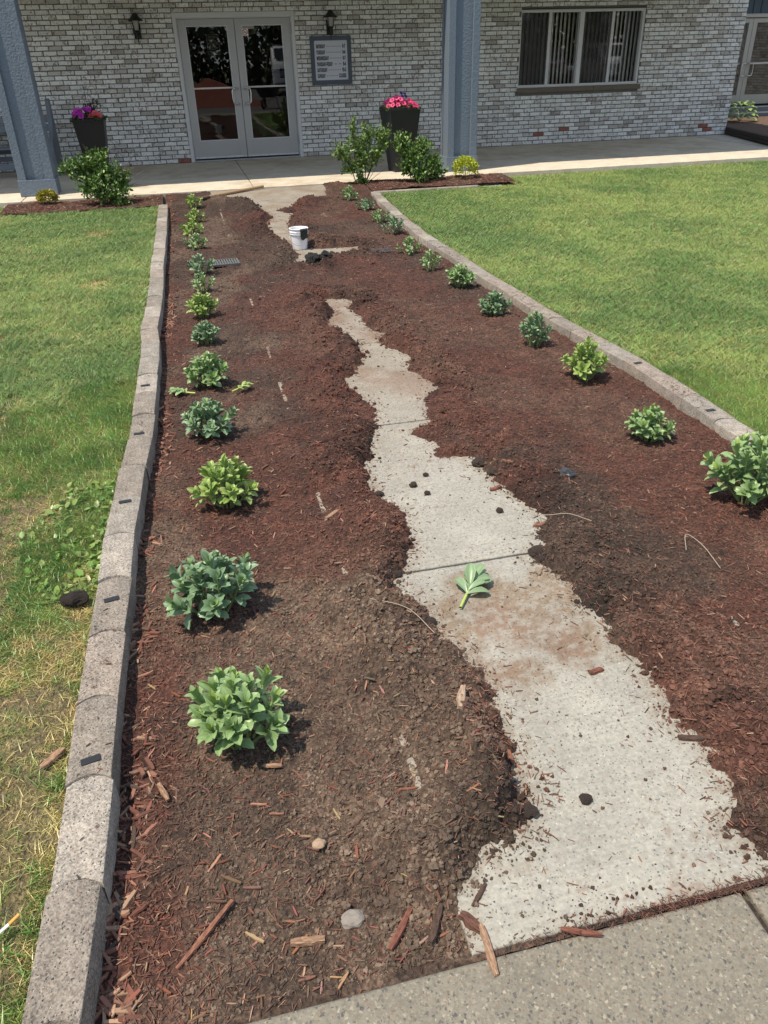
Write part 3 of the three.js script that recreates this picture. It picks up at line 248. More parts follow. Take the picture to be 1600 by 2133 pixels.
// bench behind the left column
{ const b = thing('porch_bench', 'grey-blue slatted bench against the brick behind the left column', 'bench', [-3.05, FL, .55]); const M_b = mat(.15, .18, .23, .6); const side = new THREE.Shape(); side.moveTo(-.33, 0); side.lineTo(.36, 0); side.lineTo(.38, .30); side.bezierCurveTo(.40, .50, .22, .50, .12, .56); side.bezierCurveTo(-.02, .62, -.12, .80, -.2, 1.0); side.bezierCurveTo(-.23, 1.06, -.3, 1.06, -.31, .98); side.lineTo(-.33, 0); for (const s of [-1, 1]) { const g = new THREE.ExtrudeGeometry(side, { depth: .05, bevelEnabled: true, bevelSize: .008, bevelThickness: .008, bevelSegments: 2 }); g.rotateY(-Math.PI / 2); g.translate(s * .96 + .025, .005, 0); part('side_panel', boxUV(g), M_b, b); } const slat = (y, z, h, r) => { const g = bx(-.94, .94, -h / 2, h / 2, -.012, .012, .005); g.rotateX(r); g.translate(0, y, z); part('back_slat', g, M_b, b); }; slat(.66, -.13, .1, -.28); slat(.78, -.165, .1, -.28); slat(.36, -.07, .09, -.28); slat(.24, -.05, .07, -.2); for (let k = 0; k < 4; k++) part('seat_slat', bx(-.94, .94, .40, .424, -.06 + k * .1, .03 + k * .1, .005), M_b, b); part('apron', bx(-.94, .94, .12, .2, .32, .345, .005), M_b, b); shadowed(b); }
// tall tapered planters
const M_planter = mat(.012, .013, .016, .42);
function planterBox(P, h, wt, wb) { const g = new THREE.CylinderGeometry(wt / Math.SQRT2, wb / Math.SQRT2, h, 4, 1, true).rotateY(Math.PI / 4).translate(0, h / 2, 0).toNonIndexed(); g.computeVertexNormals(); part('pot', g, M_planter, P); const r = wt / 2; part('rim', [bx(-r, r, h - .035, h, r - .02, r + .006, .004), bx(-r, r, h - .035, h, -r - .006, -r + .02, .004), bx(-r - .006, -r + .02, h - .035, h - .001, -r + .021, r - .021, .004), bx(r - .02, r + .006, h - .035, h - .001, -r + .021, r - .021, .004)], M_planter, P); part('foot', bx(-wb / 2, wb / 2, 0, .01, -wb / 2, wb / 2), M_planter, P); part('soil', paint(new THREE.PlaneGeometry(wt - .03, wt - .03).rotateX(-Math.PI / 2).translate(0, h - .05, 0), .06, .04, .03), M_soil, P); }
// petunia: five-lobed trumpet
const bloomGeo = (() => { const pos = [], idx = [], col = []; const n = 20; pos.push(0, -.02, 0); col.push(.55, .35, .5); for (let ring = 0; ring < 3; ring++) for (let i = 0; i < n; i++) { const a = i / n * Math.PI * 2, lob = 1 - .16 * Math.pow(Math.abs(Math.cos(a * 2.5)), 6); const R = [.008, .02, .033][ring] * (ring === 2 ? lob : 1), y = [-.006, .005, .0035 + .004 * Math.sin(a * 5)][ring]; pos.push(Math.cos(a) * R, y, Math.sin(a) * R); const k = [.65, 1, .93][ring]; col.push(k, k, k); } for (let i = 0; i < n; i++) { const j = (i + 1) % n; idx.push(0, 1 + j, 1 + i); for (let r = 0; r < 2; r++) { const a = 1 + r * n + i, b = 1 + r * n + j; idx.push(a, b, a + n, b, b + n, a + n); } } const g = new THREE.BufferGeometry(); g.setAttribute('position', new THREE.Float32BufferAttribute(pos, 3)); g.setAttribute('color', new THREE.Float32BufferAttribute(col, 3)); g.setIndex(idx); g.computeVertexNormals(); return g; })();
const smallLeaf = (() => { const g = new THREE.BufferGeometry(); g.setAttribute('position', new THREE.Float32BufferAttribute([0, 0, 0, .28, .06, .35, 0, -.02, .4, -.28, .06, .35, .2, .03, .75, -.2, .03, .75, 0, -.05, 1, 0, 0, 0], 3)); g.setIndex([0, 2, 1, 0, 3, 2, 1, 2, 4, 2, 3, 5, 2, 6, 4, 2, 5, 6]); g.computeVertexNormals(); return g; })();
function leafCloud(list, tints) { const P = smallLeaf.attributes.position, N = smallLeaf.attributes.normal, I = smallLeaf.index.array, nv = 7, n = list.length; const pos = new Float32Array(n * nv * 3), nor = new Float32Array(n * nv * 3), col = new Float32Array(n * nv * 3), idx = new Uint32Array(n * I.length), v = new THREE.Vector3(), q = new THREE.Quaternion(), q2 = new THREE.Quaternion(), Z = new THREE.Vector3(0, 0, 1); list.forEach((l, k) => { q.setFromUnitVectors(Z, l.d); q2.setFromAxisAngle(l.d, l.roll); q.premultiply(q2); const t = tints[l.t % tints.length]; for (let i = 0; i < nv; i++) { v.fromBufferAttribute(P, i).multiplyScalar(l.s).applyQuaternion(q).add(l.p); pos.set([v.x, v.y, v.z], (k * nv + i) * 3); v.fromBufferAttribute(N, i).applyQuaternion(q); nor.set([v.x, v.y, v.z], (k * nv + i) * 3); col.set(t, (k * nv + i) * 3); } for (let i = 0; i < I.length; i++) idx[k * I.length + i] = I[i] + k * nv; }); const g = new THREE.BufferGeometry(); g.setAttribute('position', new THREE.BufferAttribute(pos, 3)); g.setAttribute('normal', new THREE.BufferAttribute(nor, 3)); g.setAttribute('color', new THREE.BufferAttribute(col, 3)); g.setIndex(new THREE.BufferAttribute(idx, 1)); return g; }
const M_petal = (r, g, b) => mat(r, g, b, .6, { transmission: .25, thickness: 0, vertexColors: true });
const M_magenta = M_petal(.62, .035, .55), M_pink = M_petal(.78, .06, .22), M_coral = M_petal(.82, .13, .16), M_violet = M_petal(.1, .03, .3), M_herb = leafM(1, 1, 1, .5, .3);
const rv = (r) => new THREE.Vector3(r() - .5, r() - .5, r() - .5).normalize();
function petunias(label, P, h, wt, spec, seed) { const r = rng(seed); const F = thing('petunias', label, 'flowers', [P[0], P[1] + h, P[2]]); const list = []; for (let k = 0; k < 420; k++) { const x = (r() - .5) * wt * 1.02, z = (r() - .5) * wt * 1.02; list.push({ p: new THREE.Vector3(x, -.04 + .11 * r() * (1 - Math.hypot(x, z) / wt), z), d: new THREE.Vector3((r() - .5) * 2 + x * 4, .6, (r() - .5) * 2 + z * 4).normalize(), roll: r() * 6, s: .035 + .02 * r(), t: r() * 3 | 0 }); } const f = part('foliage', leafCloud(list, [[.05, .12, .025], [.08, .16, .03], [.035, .085, .02]]), M_herb, F); f.userData.kind = 'stuff'; for (const [x, y, z, m, sc] of spec(r)) { const b = part('bloom', bloomGeo, m, F); b.position.set(x, y, z); b.scale.setScalar(sc); b.quaternion.setFromUnitVectors(new THREE.Vector3(0, 1, 0), new THREE.Vector3(x * 3 + (r() - .5) * .7, .55 + r() * .5, .7 + (r() - .5) * .8).normalize()); } return F; }
{ const PL = [-1.40, FL, 1.55], PR = [3.04, FL, 2.62]; const a = thing('tall_planter', 'tall black tapered planter with magenta and coral petunias behind the left bush', 'planter', PL, 0, 'tall black planters'); planterBox(a, .82, .44, .27); shadowed(a); const b = thing('tall_planter', 'tall black tapered planter with pink petunias standing beside the porch column', 'planter', PR, .12, 'tall black planters'); planterBox(b, .86, .47, .28); shadowed(b);
  const f1 = petunias('magenta and coral petunias filling the planter near the bench', PL, .82, .44, r => { const o = []; for (let k = 0; k < 15; k++) o.push([-.21 + r() * .2, .02 + r() * .11, .02 + r() * .2, M_magenta, 1.1 + r() * .5]); for (let k = 0; k < 5; k++) o.push([-.03 + r() * .08, .09 + r() * .05, .02 + r() * .14, M_magenta, 1.1 + r() * .4]); for (let k = 0; k < 10; k++) o.push([.03 + r() * .14, .02 + r() * .07, .06 + r() * .14, M_coral, 1.1 + r() * .5]); return o; }, 3);
  { const r = rng(12), list = []; for (let s = 0; s < 9; s++) { const bx0 = (r() - .2) * .2, bz = -.05 - r() * .1, H = .12 + .16 * r(), lx = (r() - .5) * .1; for (let k = 0; k < 60; k++) { const t = r(); list.push({ p: new THREE.Vector3(bx0 + lx * t + (r() - .5) * .03, H * t, bz + (r() - .5) * .03), d: rv(r).add(new THREE.Vector3(0, .4, 0)).normalize(), roll: r() * 6, s: .02 + .015 * r(), t: 0 }); } } part('dark_foliage', leafCloud(list, [[.02, .03, .02]]), M_herb, f1).userData.kind = 'stuff'; }
  const M_wire = mat(.2, .18, .15, .5, { metalness: .5 }); part('wire_hoop', tube([[-.2, 0, -.12], [-.19, .2, -.12], [-.14, .285, -.12], [-.06, .27, -.12], [-.02, .18, -.12], [-.0, 0, -.12]], .003, 40, 5), M_wire, f1); part('wire_hoop', tube([[.03, 0, -.15], [.03, .28, -.15], [.07, .4, -.15], [.14, .4, -.15], [.17, .27, -.15], [.17, 0, -.15]], .003, 40, 5), M_wire, f1); shadowed(f1);
  const f2 = petunias('mound of hot pink petunias in the planter beside the column', PR, .86, .47, r => { const o = []; for (let k = 0; k < 52; k++) { const x = (r() - .5) * .46, z = -.08 + r() * .31, top = .15 * (1 - Math.pow(Math.abs(x + .04) / .26, 2)) ; o.push([x, .0 + r() * Math.max(.03, top), z, M_pink, 1 + r() * .35]); } for (let k = 0; k < 5; k++) o.push([.04 + r() * .07, .12 + r() * .06, -.05 - r() * .05, M_violet, .8]); return o; }, 6); part('wire_hoop', tube([[-.18, 0, -.1], [-.17, .2, -.1], [-.12, .27, -.1], [-.06, .24, -.1], [-.03, .1, -.1]], .003, 36, 5), M_wire, f2); part('wire_hoop', tube([[-.03, .1, -.1], [-.0, .24, -.1], [.05, .27, -.1], [.1, .22, -.1], [.12, .05, -.1]], .003, 36, 5), M_wire, f2); shadowed(f2); }
// ---------------------------------------------------------------- sedums
function sedumLeaf(seed) { const r = rng(seed), rows = 8, pos = [], col = [], idx = []; const bend = .25 + .5 * r(), cup = .10 + .12 * r(), tw = (r() - .5) * .4, wid = .34 + .1 * r(); for (let i = 0; i <= rows; i++) { const t = i / rows; let w = wid * Math.pow(Math.sin(Math.PI * Math.min(1, Math.pow(t, 1.35) * .93 + .035)), .85) * .5; if (i === rows) w = .02; if (t > .4 && i < rows) w *= i % 2 ? 1.08 : .93; const z = t * Math.cos(bend * t * .8), y = .16 * Math.sin(t * 1.6) - bend * t * t * .45, a = tw * t; for (const s of [-1, -.55, 0, .55, 1]) { const X = s * w, Y = Math.abs(s) * w * cup * 2.2 + (s === 0 ? -.012 : 0); pos.push(X * Math.cos(a) - Y * Math.sin(a), y + X * Math.sin(a) + Y * Math.cos(a), z); const k = s === 0 ? 1.2 : Math.abs(s) === 1 ? 1.22 : .96; col.push(k, k, k * (s === 0 ? .95 : 1)); } if (i) for (let s = 0; s < 4; s++) { const a0 = (i - 1) * 5 + s, b0 = i * 5 + s; idx.push(a0, a0 + 1, b0, a0 + 1, b0 + 1, b0); } } const g = new THREE.BufferGeometry(); g.setAttribute('position', new THREE.Float32BufferAttribute(pos, 3)); g.setAttribute('color', new THREE.Float32BufferAttribute(col, 3)); g.setIndex(idx); g.computeVertexNormals(); return g; }
const SL = Array.from({ length: 7 }, (_, i) => sedumLeaf(40 + i));
const M_sed = [leafM(.20, .30, .165, .42, .2), leafM(.165, .265, .15, .42, .2), leafM(.22, .335, .145, .42, .22), leafM(.26, .37, .10, .45, .28)];
const M_stem = mat(.22, .30, .12, .6);
const UP = new THREE.Vector3(0, 1, 0);
function sedum(x, z, w, h, hue, seed, label, fine, y = null) {
  const r = rng(seed), Y = y === null ? bedH(x, z) - .012 : y; const P = thing('stonecrop_plant', label, 'plant', [x, Y, z], 0, 'stonecrop plants in the two rows'); const R = w / 2, shoots = fine ? Math.round(10 + w * 16 + r() * 2) : 9; const merged = [];
  for (let s = 0; s < shoots; s++) { const ring = s < 1 ? 0 : s < shoots * .42 ? .5 : 1, az = s * 2.399 + r() * .5, lean = ring * (.75 + .4 * r()); const tip = new THREE.Vector3(Math.cos(az) * R * .72 * lean, h * (.86 - .42 * ring * ring * (.5 + .6 * r())), Math.sin(az) * R * .72 * lean); const base = new THREE.Vector3(Math.cos(az) * .025, 0, Math.sin(az) * .025), mid = base.clone().lerp(tip, .5).add(new THREE.Vector3(0, h * .06, 0)); mid.x *= 1.15; mid.z *= 1.15; const curve = new THREE.CatmullRomCurve3([base, mid, tip]); const sg = new THREE.TubeGeometry(curve, 6, .0042, 5); if (fine) part('stem', sg, M_stem, P); else merged.push(paint(sg.toNonIndexed(), 1.1, 1.05, .9));
    const L = (fine ? 14 : 10) + (r() * 3 | 0), len0 = clamp(w * .22, .045, .072) * (.9 + .25 * r()); for (let k = 0; k < L; k++) { const t = k / (L - 1), u = lerp(.34, 1, Math.pow(t, .8)), p = curve.getPoint(u), tn = curve.getTangent(u), a = k * 2.399 + s; const side = new THREE.Vector3(1, 0, 0).cross(tn).normalize(), s2 = tn.clone().cross(side); const rad = side.multiplyScalar(Math.cos(a)).addScaledVector(s2, Math.sin(a)); const open = lerp(1.12, .25, Math.pow(t, 1.25)) + (r() - .5) * .25; const d = tn.clone().multiplyScalar(Math.cos(open)).addScaledVector(rad, Math.sin(open)).normalize(); if (p.y + d.y * .05 < .012) d.y = Math.max(d.y, .05); const len = len0 * (t > .85 ? .62 : lerp(1.05, .88, t)) * (.88 + .24 * r()); const up = tn.clone().addScaledVector(rad, -.3).normalize(); const X = up.clone().cross(d).normalize(), Yv = d.clone().cross(X); const M = new THREE.Matrix4().makeBasis(X.multiplyScalar(len), Yv.multiplyScalar(len), d.clone().multiplyScalar(len)).setPosition(p); const vi = r() * 7 | 0;
      if (fine) { const m = part('leaf', SL[vi], M_sed[t > .8 && r() < .6 ? Math.min(3, hue + 1) : hue], P); M.decompose(m.position, m.quaternion, m.scale); } else { const g = SL[vi].clone().applyMatrix4(M).toNonIndexed(); merged.push(g); } } if (!fine && merged.length) { const m = part('shoot', merged.splice(0), M_sed[hue], P); } }
  return shadowed(P); }
const SED = [ // x, z, width, height, hue, label
  [-.215, 13.30, .30, .245, 2, 'nearest stonecrop of the left row, broad pale-green clump closest to the front pavement'], [-.245, 12.70, .345, .245, 1, 'wide dense blue-green stonecrop, second in the left row from the front pavement'], [-.16, 11.97, .30, .24, 3, 'open two-headed stonecrop, third in the left row from the front pavement'], [-.20, 11.26, .29, .205, 1, 'stonecrop fourth in the left row, just behind the two-headed plant'], [-.18, 10.56, .29, .20, 2, 'stonecrop fifth in the left row with broken sprigs lying at its foot'], [-.16, 9.79, .22, .16, 1, 'small stonecrop sixth in the left row beside the kinked edging'], [-.16, 9.15, .25, .19, 3, 'bright stonecrop seventh in the left row from the front pavement'], [-.14, 8.40, .22, .17, 2, 'stonecrop eighth in the left row, just nearer than the drain grate'], [-.13, 7.80, .28, .19, 1, 'stonecrop touching the metal drain grate in the left row'], [-.13, 6.72, .26, .16, 2, 'stonecrop fourth from the far end of the left row'], [-.15, 5.90, .31, .13, 3, 'low stonecrop third from the far end of the left row'], [-.10, 5.20, .27, .16, 3, 'stonecrop next to last at the far end of the left row'], [-.10, 4.42, .27, .17, 3, 'last stonecrop at the far end of the left row by the wooden handle'],
  [1.87, 12.58, .41, .31, 2, 'large stonecrop cut by the right edge of the picture, nearest of the right row'], [1.80, 11.95, .245, .18, 2, 'stonecrop second in the right row, alone beside the dark mulch'], [1.88, 11.13, .28, .25, 3, 'tall yellowish stonecrop third in the right row'], [1.83, 10.53, .23, .25, 1, 'upright dark stonecrop fourth in the right row'], [1.83, 9.83, .24, .20, 1, 'stonecrop fifth in the right row from the front'], [1.84, 9.05, .26, .18, 2, 'stonecrop sixth in the right row from the front'], [1.77, 8.46, .22, .18, 2, 'stonecrop seventh in the right row, nearer than the dark grate'], [1.78, 7.75, .26, .16, 2, 'stonecrop beside the dark grate in the right row'], [1.87, 6.83, .27, .19, 1, 'stonecrop fourth from the far end of the right row'], [1.87, 6.15, .25, .15, 2, 'stonecrop third from the far end of the right row'], [1.90, 5.35, .26, .13, 1, 'stonecrop next to last at the far end of the right row'], [1.84, 4.65, .27, .18, 2, 'last stonecrop at the far end of the right row in front of the bush']];
SED.forEach(([x, z, w, h, hue, label], i) => sedum(x, z, w, h, hue, 300 + i * 7, label, z > 8.9));
// cut sprigs lying on the ground
function sprig(x, z, y, turn, len, label, seed, hue) { const r = rng(seed), P = thing('stonecrop_sprig', label, 'sprig', [x, y, z], turn, 'cut stonecrop sprigs'); part('stem', tube([[0, .008, 0], [0, .012, -len * .3], [0, .016, -len * .7]], .0055, 8, 6), mat(.34, .42, .1, .5), P); for (let k = 0; k < 14; k++) { const t = k / 13, a = k * 2.399, p = new THREE.Vector3(0, .016, -len * lerp(.3, .7, t)); const d = new THREE.Vector3(Math.cos(a) * lerp(1.7, .45, t), Math.max(.05, Math.sin(a) * .6), -1).normalize(); const m = part('leaf', SL[k % 7], M_sed[hue], P); m.position.copy(p); const X = UP.clone().cross(d).normalize(); m.quaternion.setFromRotationMatrix(new THREE.Matrix4().makeBasis(X, d.clone().cross(X), d)); m.scale.setScalar(len * .37 * (.8 + .4 * r())); } return shadowed(P); }
sprig(.545, 12.925, .002, -.62, .23, 'cut stonecrop sprig with a pale stem lying on the bare concrete path', 5, 0);
sprig(-.26, 10.70, bedH(-.26, 10.7) + .01, 1.25, .16, 'cut stonecrop sprig lying left of the fifth plant in the left row', 6, 2);
sprig(-.06, 10.74, bedH(-.06, 10.74) + .01, -1.1, .13, 'cut stonecrop sprig lying right of the fifth plant in the left row', 7, 3);
// ---------------------------------------------------------------- shrubs
function shrub(label, [x, z], y, spec, tints, leaf, seed, twigs) { const r = rng(seed), P = thing('leafy_shrub', label, 'shrub', [x, y, z]); const list = [];
  for (const [tx, ty, tz, rad, n] of spec) { const tip = new THREE.Vector3(tx, ty, tz), b = new THREE.Vector3((r() - .5) * .1, 0, (r() - .5) * .08), m = b.clone().lerp(tip, .5).add(new THREE.Vector3((r() - .5) * .06, .05, (r() - .5) * .06)); const c = new THREE.CatmullRomCurve3([b, m, tip]); part('stem', new THREE.TubeGeometry(c, 8, .007, 5), M_bark, P); const tw = []; for (let k = 0; k < n; k++) { const o = c.getPoint(.45 + .55 * r()), e = tip.clone().add(rv(r).multiplyScalar(rad * Math.cbrt(r()))); if (e.y < .04) e.y = .04 + r() * .05; if (k % 5 === 0) tw.push(stick(o.toArray(), e.toArray(), .0035, .002, 4)); const dir = e.clone().sub(o).normalize(); for (let q = 0; q < 9; q++) { const t = .35 + .65 * q / 8; const p = o.clone().lerp(e, t).add(rv(r).multiplyScalar(.012)); const d = dir.clone().multiplyScalar(.5).add(rv(r)).add(new THREE.Vector3(0, .25, 0)).normalize(); const out = Math.min(1, e.distanceTo(tip) / rad); list.push({ p, d, roll: r() * 6.3, s: leaf * (.7 + .6 * r()), t: r() * tints.length | 0 }); } } if (tw.length) part('twigs', tw, M_bark, P).userData.kind = 'stuff'; }
  for (const [a, b] of twigs || []) part('bare_twig', stick(a, b, .004, .0015, 5), mat(.22, .17, .13, .8), P); const f = part('foliage', leafCloud(list, tints), M_herb, P); f.userData.kind = 'stuff'; return shadowed(P); }
const GREEN = [[.12, .235, .04], [.085, .18, .033], [.16, .28, .06], [.065, .14, .028], [.19, .30, .07]];
const GREEN2 = [[.14, .25, .045], [.10, .19, .035], [.18, .30, .06], [.21, .31, .075]];
shrub('bushy green shrub in front of the left planter, leaning left', [-1.20, 3.82], .0, [[-.28, .5, .05, .16, 45], [-.05, .55, -.05, .2, 75], [.12, .42, .05, .2, 75], [.3, .35, .02, .15, 45], [.0, .25, .15, .2, 75], [.22, .16, .15, .17, 50], [-.12, .3, .1, .17, 60], [.08, .62, 0, .12, 25], [-.42, .50, .02, .07, 10]], GREEN, .042, 17, [[[.2, .3, 0], [.52, .52, .05]], [[.2, .25, 0], [.55, .42, .05]], [[.25, .2, 0], [.58, .36, .1]], [[.0, .4, 0], [-.12, .76, 0]], [[.18, .3, 0], [.46, .60, 0]], [[.1, .5, 0], [.2, .72, 0]], [[.2, .2, 0], [.5, .28, .05]]]);
shrub('tall open shrub in front of the brick between doors and planter', [2.22, 3.62], .0, [[-.28, .5, .05, .15, 45], [-.05, .62, 0, .17, 60], [.12, .74, 0, .14, 38], [.3, .72, .05, .14, 40], [.02, .38, .08, .17, 50], [-.18, .32, .06, .13, 30], [-.1, .86, 0, .08, 12], [.22, .45, .05, .13, 30], [.36, .6, .08, .1, 18], [.0, .15, .05, .1, 22]], GREEN2, .038, 23, [[[-.1, .4, 0], [-.32, .75, 0]], [[-.1, .3, 0], [-.45, .55, 0]], [[0, .5, 0], [-.2, .96, 0]], [[.1, .1, 0], [.42, .32, .05]], [[.1, .12, 0], [.3, .42, .05]]]);
shrub('rounded leafy shrub in front of the right planter beside the column', [2.98, 3.70], .0, [[-.2, .58, .0, .16, 55], [-.05, .45, .05, .18, 65], [.12, .55, 0, .14, 40], [.22, .3, .05, .17, 60], [.05, .2, .12, .18, 65], [.32, .2, .05, .13, 40], [-.15, .3, .05, .15, 45]], GREEN, .044, 29, [[[.1, .4, 0], [.22, .82, 0]], [[.2, .3, 0], [.45, .62, 0]], [[.2, .25, 0], [.5, .5, 0]]]);
function tuftShrub(label, x, z, R, H, tints, seed, lift = 0) { const r = rng(seed), P = thing('golden_shrub', label, 'shrub', [x, bedH(x, z) - .01, z]); const list = []; for (let k = 0; k < 1700; k++) { const v = rv(r); v.y = Math.abs(v.y) * 1.6 - .45; v.normalize(); const q = .45 + .55 * Math.sqrt(r()), wob = .85 + .3 * vn(v.x * 4 + 9, v.z * 4 + v.y * 3); const p = new THREE.Vector3(v.x * R * q * wob, H * .46 + v.y * H * .5 * q * wob, v.z * R * q * wob); list.push({ p, d: v.clone().add(rv(r).multiplyScalar(.8)).normalize(), roll: r() * 6, s: .018 + .016 * r(), t: r() * tints.length | 0 }); } part('foliage', leafCloud(list, tints), M_herb, P).userData.kind = 'stuff'; for (let k = 0; k < 5; k++) part('stem', stick([0, 0, 0], [(r() - .5) * R, H * .6, (r() - .5) * R], .005, .002, 4), M_bark, P); return shadowed(P); }
tuftShrub('small yellow-leaved shrub at the foot of the left column', -1.90, 3.62, .12, .17, [[.38, .36, .03], [.46, .40, .05], [.28, .3, .03], [.3, .24, .05]], 41);
tuftShrub('round lime-yellow shrub at the foot of the column beside the window', 3.70, 3.70, .175, .30, [[.42, .48, .03], [.5, .54, .04], [.34, .42, .03]], 43);
// hosta in the raised bed
{ const r = rng(9), P = thing('broadleaf_plant', 'broad-leaved light green plant in the raised bed at the brick corner', 'plant', [11.52, .2, -1.2]); const lf = (seed) => { const q = sedumLeaf(seed); return q.scale(1.5, 1, 1); }; const LV = [lf(81), lf(82), lf(83)]; const M_h = [leafM(.2, .32, .08, .45, .3), leafM(.26, .38, .12, .45, .3)]; for (let k = 0; k < 46; k++) { const a = k * 2.399, q = Math.sqrt((k + 2) / 48), d = new THREE.Vector3(Math.cos(a), .55 - q * .75, Math.sin(a)).normalize(); const m = part('leaf', LV[k % 3], M_h[k % 2], P); m.position.set(Math.cos(a) * .26 * q, .36 * (1 - q * q * .8), Math.sin(a) * .24 * q); const X = UP.clone().cross(d).normalize(); m.quaternion.setFromRotationMatrix(new THREE.Matrix4().makeBasis(X, d.clone().cross(X), d)); m.scale.setScalar(.15 + .05 * r()); } for (let k = 0; k < 6; k++) part('stalk', stick([0, 0, 0], [Math.cos(k) * .2, .25, Math.sin(k) * .2], .006, .004, 5), M_stem, P); shadowed(P); }
// ---------------------------------------------------------------- grass
function tuftGeo(seed, n, hMin, hMax, w, spread) { const r = rng(seed), pos = [], idx = [], col = []; for (let b = 0; b < n; b++) { const a = r() * 6.283, q = spread * Math.sqrt(r()), x = Math.cos(a) * q, z = Math.sin(a) * q, H = lerp(hMin, hMax, r()), la = r() * 6.283, lean = (.25 + 1.0 * r()) * H, f = r() * 6.283, W = w * (.7 + .6 * r()); const dx = Math.cos(f) * W / 2, dz = Math.sin(f) * W / 2, o = pos.length / 3; for (let s = 0; s < 3; s++) { const t = s / 3, k = 1 - t * .45, X = x + Math.cos(la) * lean * t * t, Z = z + Math.sin(la) * lean * t * t, Y = H * (t - .18 * t * t); pos.push(X - dx * k, Y, Z - dz * k, X + dx * k, Y, Z + dz * k); } pos.push(x + Math.cos(la) * lean, H * .82, z + Math.sin(la) * lean); const c = .8 + .4 * r(), yl = .9 + .25 * r(); for (let i = 0; i < 7; i++) col.push(c * yl, c, c * .9); idx.push(o, o + 1, o + 2, o + 1, o + 3, o + 2, o + 2, o + 3, o + 4, o + 3, o + 5, o + 4, o + 4, o + 5, o + 6); } const g = new THREE.BufferGeometry(); g.setAttribute('position', new THREE.Float32BufferAttribute(pos, 3)); g.setAttribute('color', new THREE.Float32BufferAttribute(col, 3)); g.setIndex(idx); g.computeVertexNormals(); return g; }
const M_grass = mat(1, 1, 1, .42, { transmission: .3, thickness: 0, vertexColors: true });
function scatter(name, label, cat, geo, material, items) { const m = new THREE.InstancedMesh(geo, material, items.length); m.name = numbered(name); const M = new THREE.Matrix4(), q = new THREE.Quaternion(), e = new THREE.Euler(), c = new THREE.Color(); items.forEach((it, i) => { e.set(it.rx || 0, it.ry, it.rz || 0, 'YXZ'); q.setFromEuler(e); M.compose(new THREE.Vector3(it.x, it.y, it.z), q, new THREE.Vector3(it.s * (it.sx || 1), it.s * (it.sy || 1), it.s * (it.sz || 1))); m.setMatrixAt(i, M); c.setRGB(...it.c); m.setColorAt(i, c); }); m.castShadow = m.receiveShadow = true; tag(m, label, cat, null, 'stuff'); scene.add(m); return m; }
const BARE = [[-.72, 13.12, .12, .16], [-.68, 12.42, .07, .1], [-.72, 12.62, .08, .07], [-.7, 13.5, .12, .12], [-.95, 11.9, .12, .2], [-1.13, 5.7, .16, .28], [-.98, 8.05, .13, .2], [-.8, 12.95, .2, .3], [-.74, 13.28, .1, .06]];
function lawnItems(left) { const r = rng(left ? 61 : 62), near = [], far = []; const x0 = left ? -5.2 : 2.1, x1 = left ? -.45 : 11.5, z0 = BACK + .02, z1 = 14.02, cell = .25; for (let cx = x0; cx < x1; cx += cell) for (let cz = z0; cz < z1; cz += cell) { const D = Math.hypot(cx + .14, cz - 14.85), inView = left ? (cx > -.75 - (14 - cz) * .19) : (cx < 2.6 + (12.6 - cz) * .8); const rho = (D < 3.2 ? 9000 : D < 5 ? 5200 : D < 8 ? 3600 : 2600) * (inView ? 1 : .28); const n = Math.round(rho * cell * cell); for (let k = 0; k < n; k++) { const x = cx + r() * cell, z = cz + r() * cell; if (z > z1) continue; if (left ? x > along(EDGE_L, z) - .062 || (z < 4.17 + .05 * vn(x * 9, 2) && x > -2.45) : x < along(EDGE_R, z) + .062 || (z < 4.24 + .04 * vn(x * 8, 5) && x < 4.36)) continue; let bare = 0; if (left) for (const [a, b, c, d] of BARE) bare = Math.max(bare, smooth(1.3, .5, Math.hypot((x - a) / c, (z - b) / d) + (fbm(x * 14, z * 14, 2) - .5) * .9)); if (r() < bare * .45) continue; const n1 = fbm(x * 1.1 + (left ? 0 : 50), z * .8, 3), n2 = fbm(x * 5, z * 5 + 30, 3), n3 = vn(x * 16, z * 16); const straw = r() < (left ? .10 + .34 * smooth(11, 13, z) * smooth(.35, .6, n2) + bare * .6 : .05 + .12 * smooth(.52, .68, n2)); let lush = smooth(.30, .70, n1 * .45 + n2 * .3 + n3 * .25); const c = straw ? [.46 + .1 * r(), .40 + .08 * r(), .2] : [lerp(.285, .135, lush) * (.72 + .56 * r()), lerp(.39, .25, lush) * (.78 + .44 * r()), lerp(.125, .07, lush)]; (D < 4.5 ? near : far).push({ x, y: .008, z, ry: r() * 6.283, s: (left && z > 11.5 ? .7 : .8) + .5 * r() + (D > 6 ? .15 : 0), sy: straw ? .6 : .75 + .5 * n2, c }); } } return [near, far]; }
const gNear = tuftGeo(1, 9, .018, .045, .0025, .024), gFar = tuftGeo(2, 9, .026, .05, .0032, .03);
for (const left of [true, false]) { const [n, f] = lawnItems(left); const nm = left ? 'left' : 'right'; scatter('grass', `nearer grass of the ${nm} lawn`, 'grass', gNear, M_grass, n); scatter('grass', `farther grass of the ${nm} lawn towards the building`, 'grass', gFar, M_grass, f); }
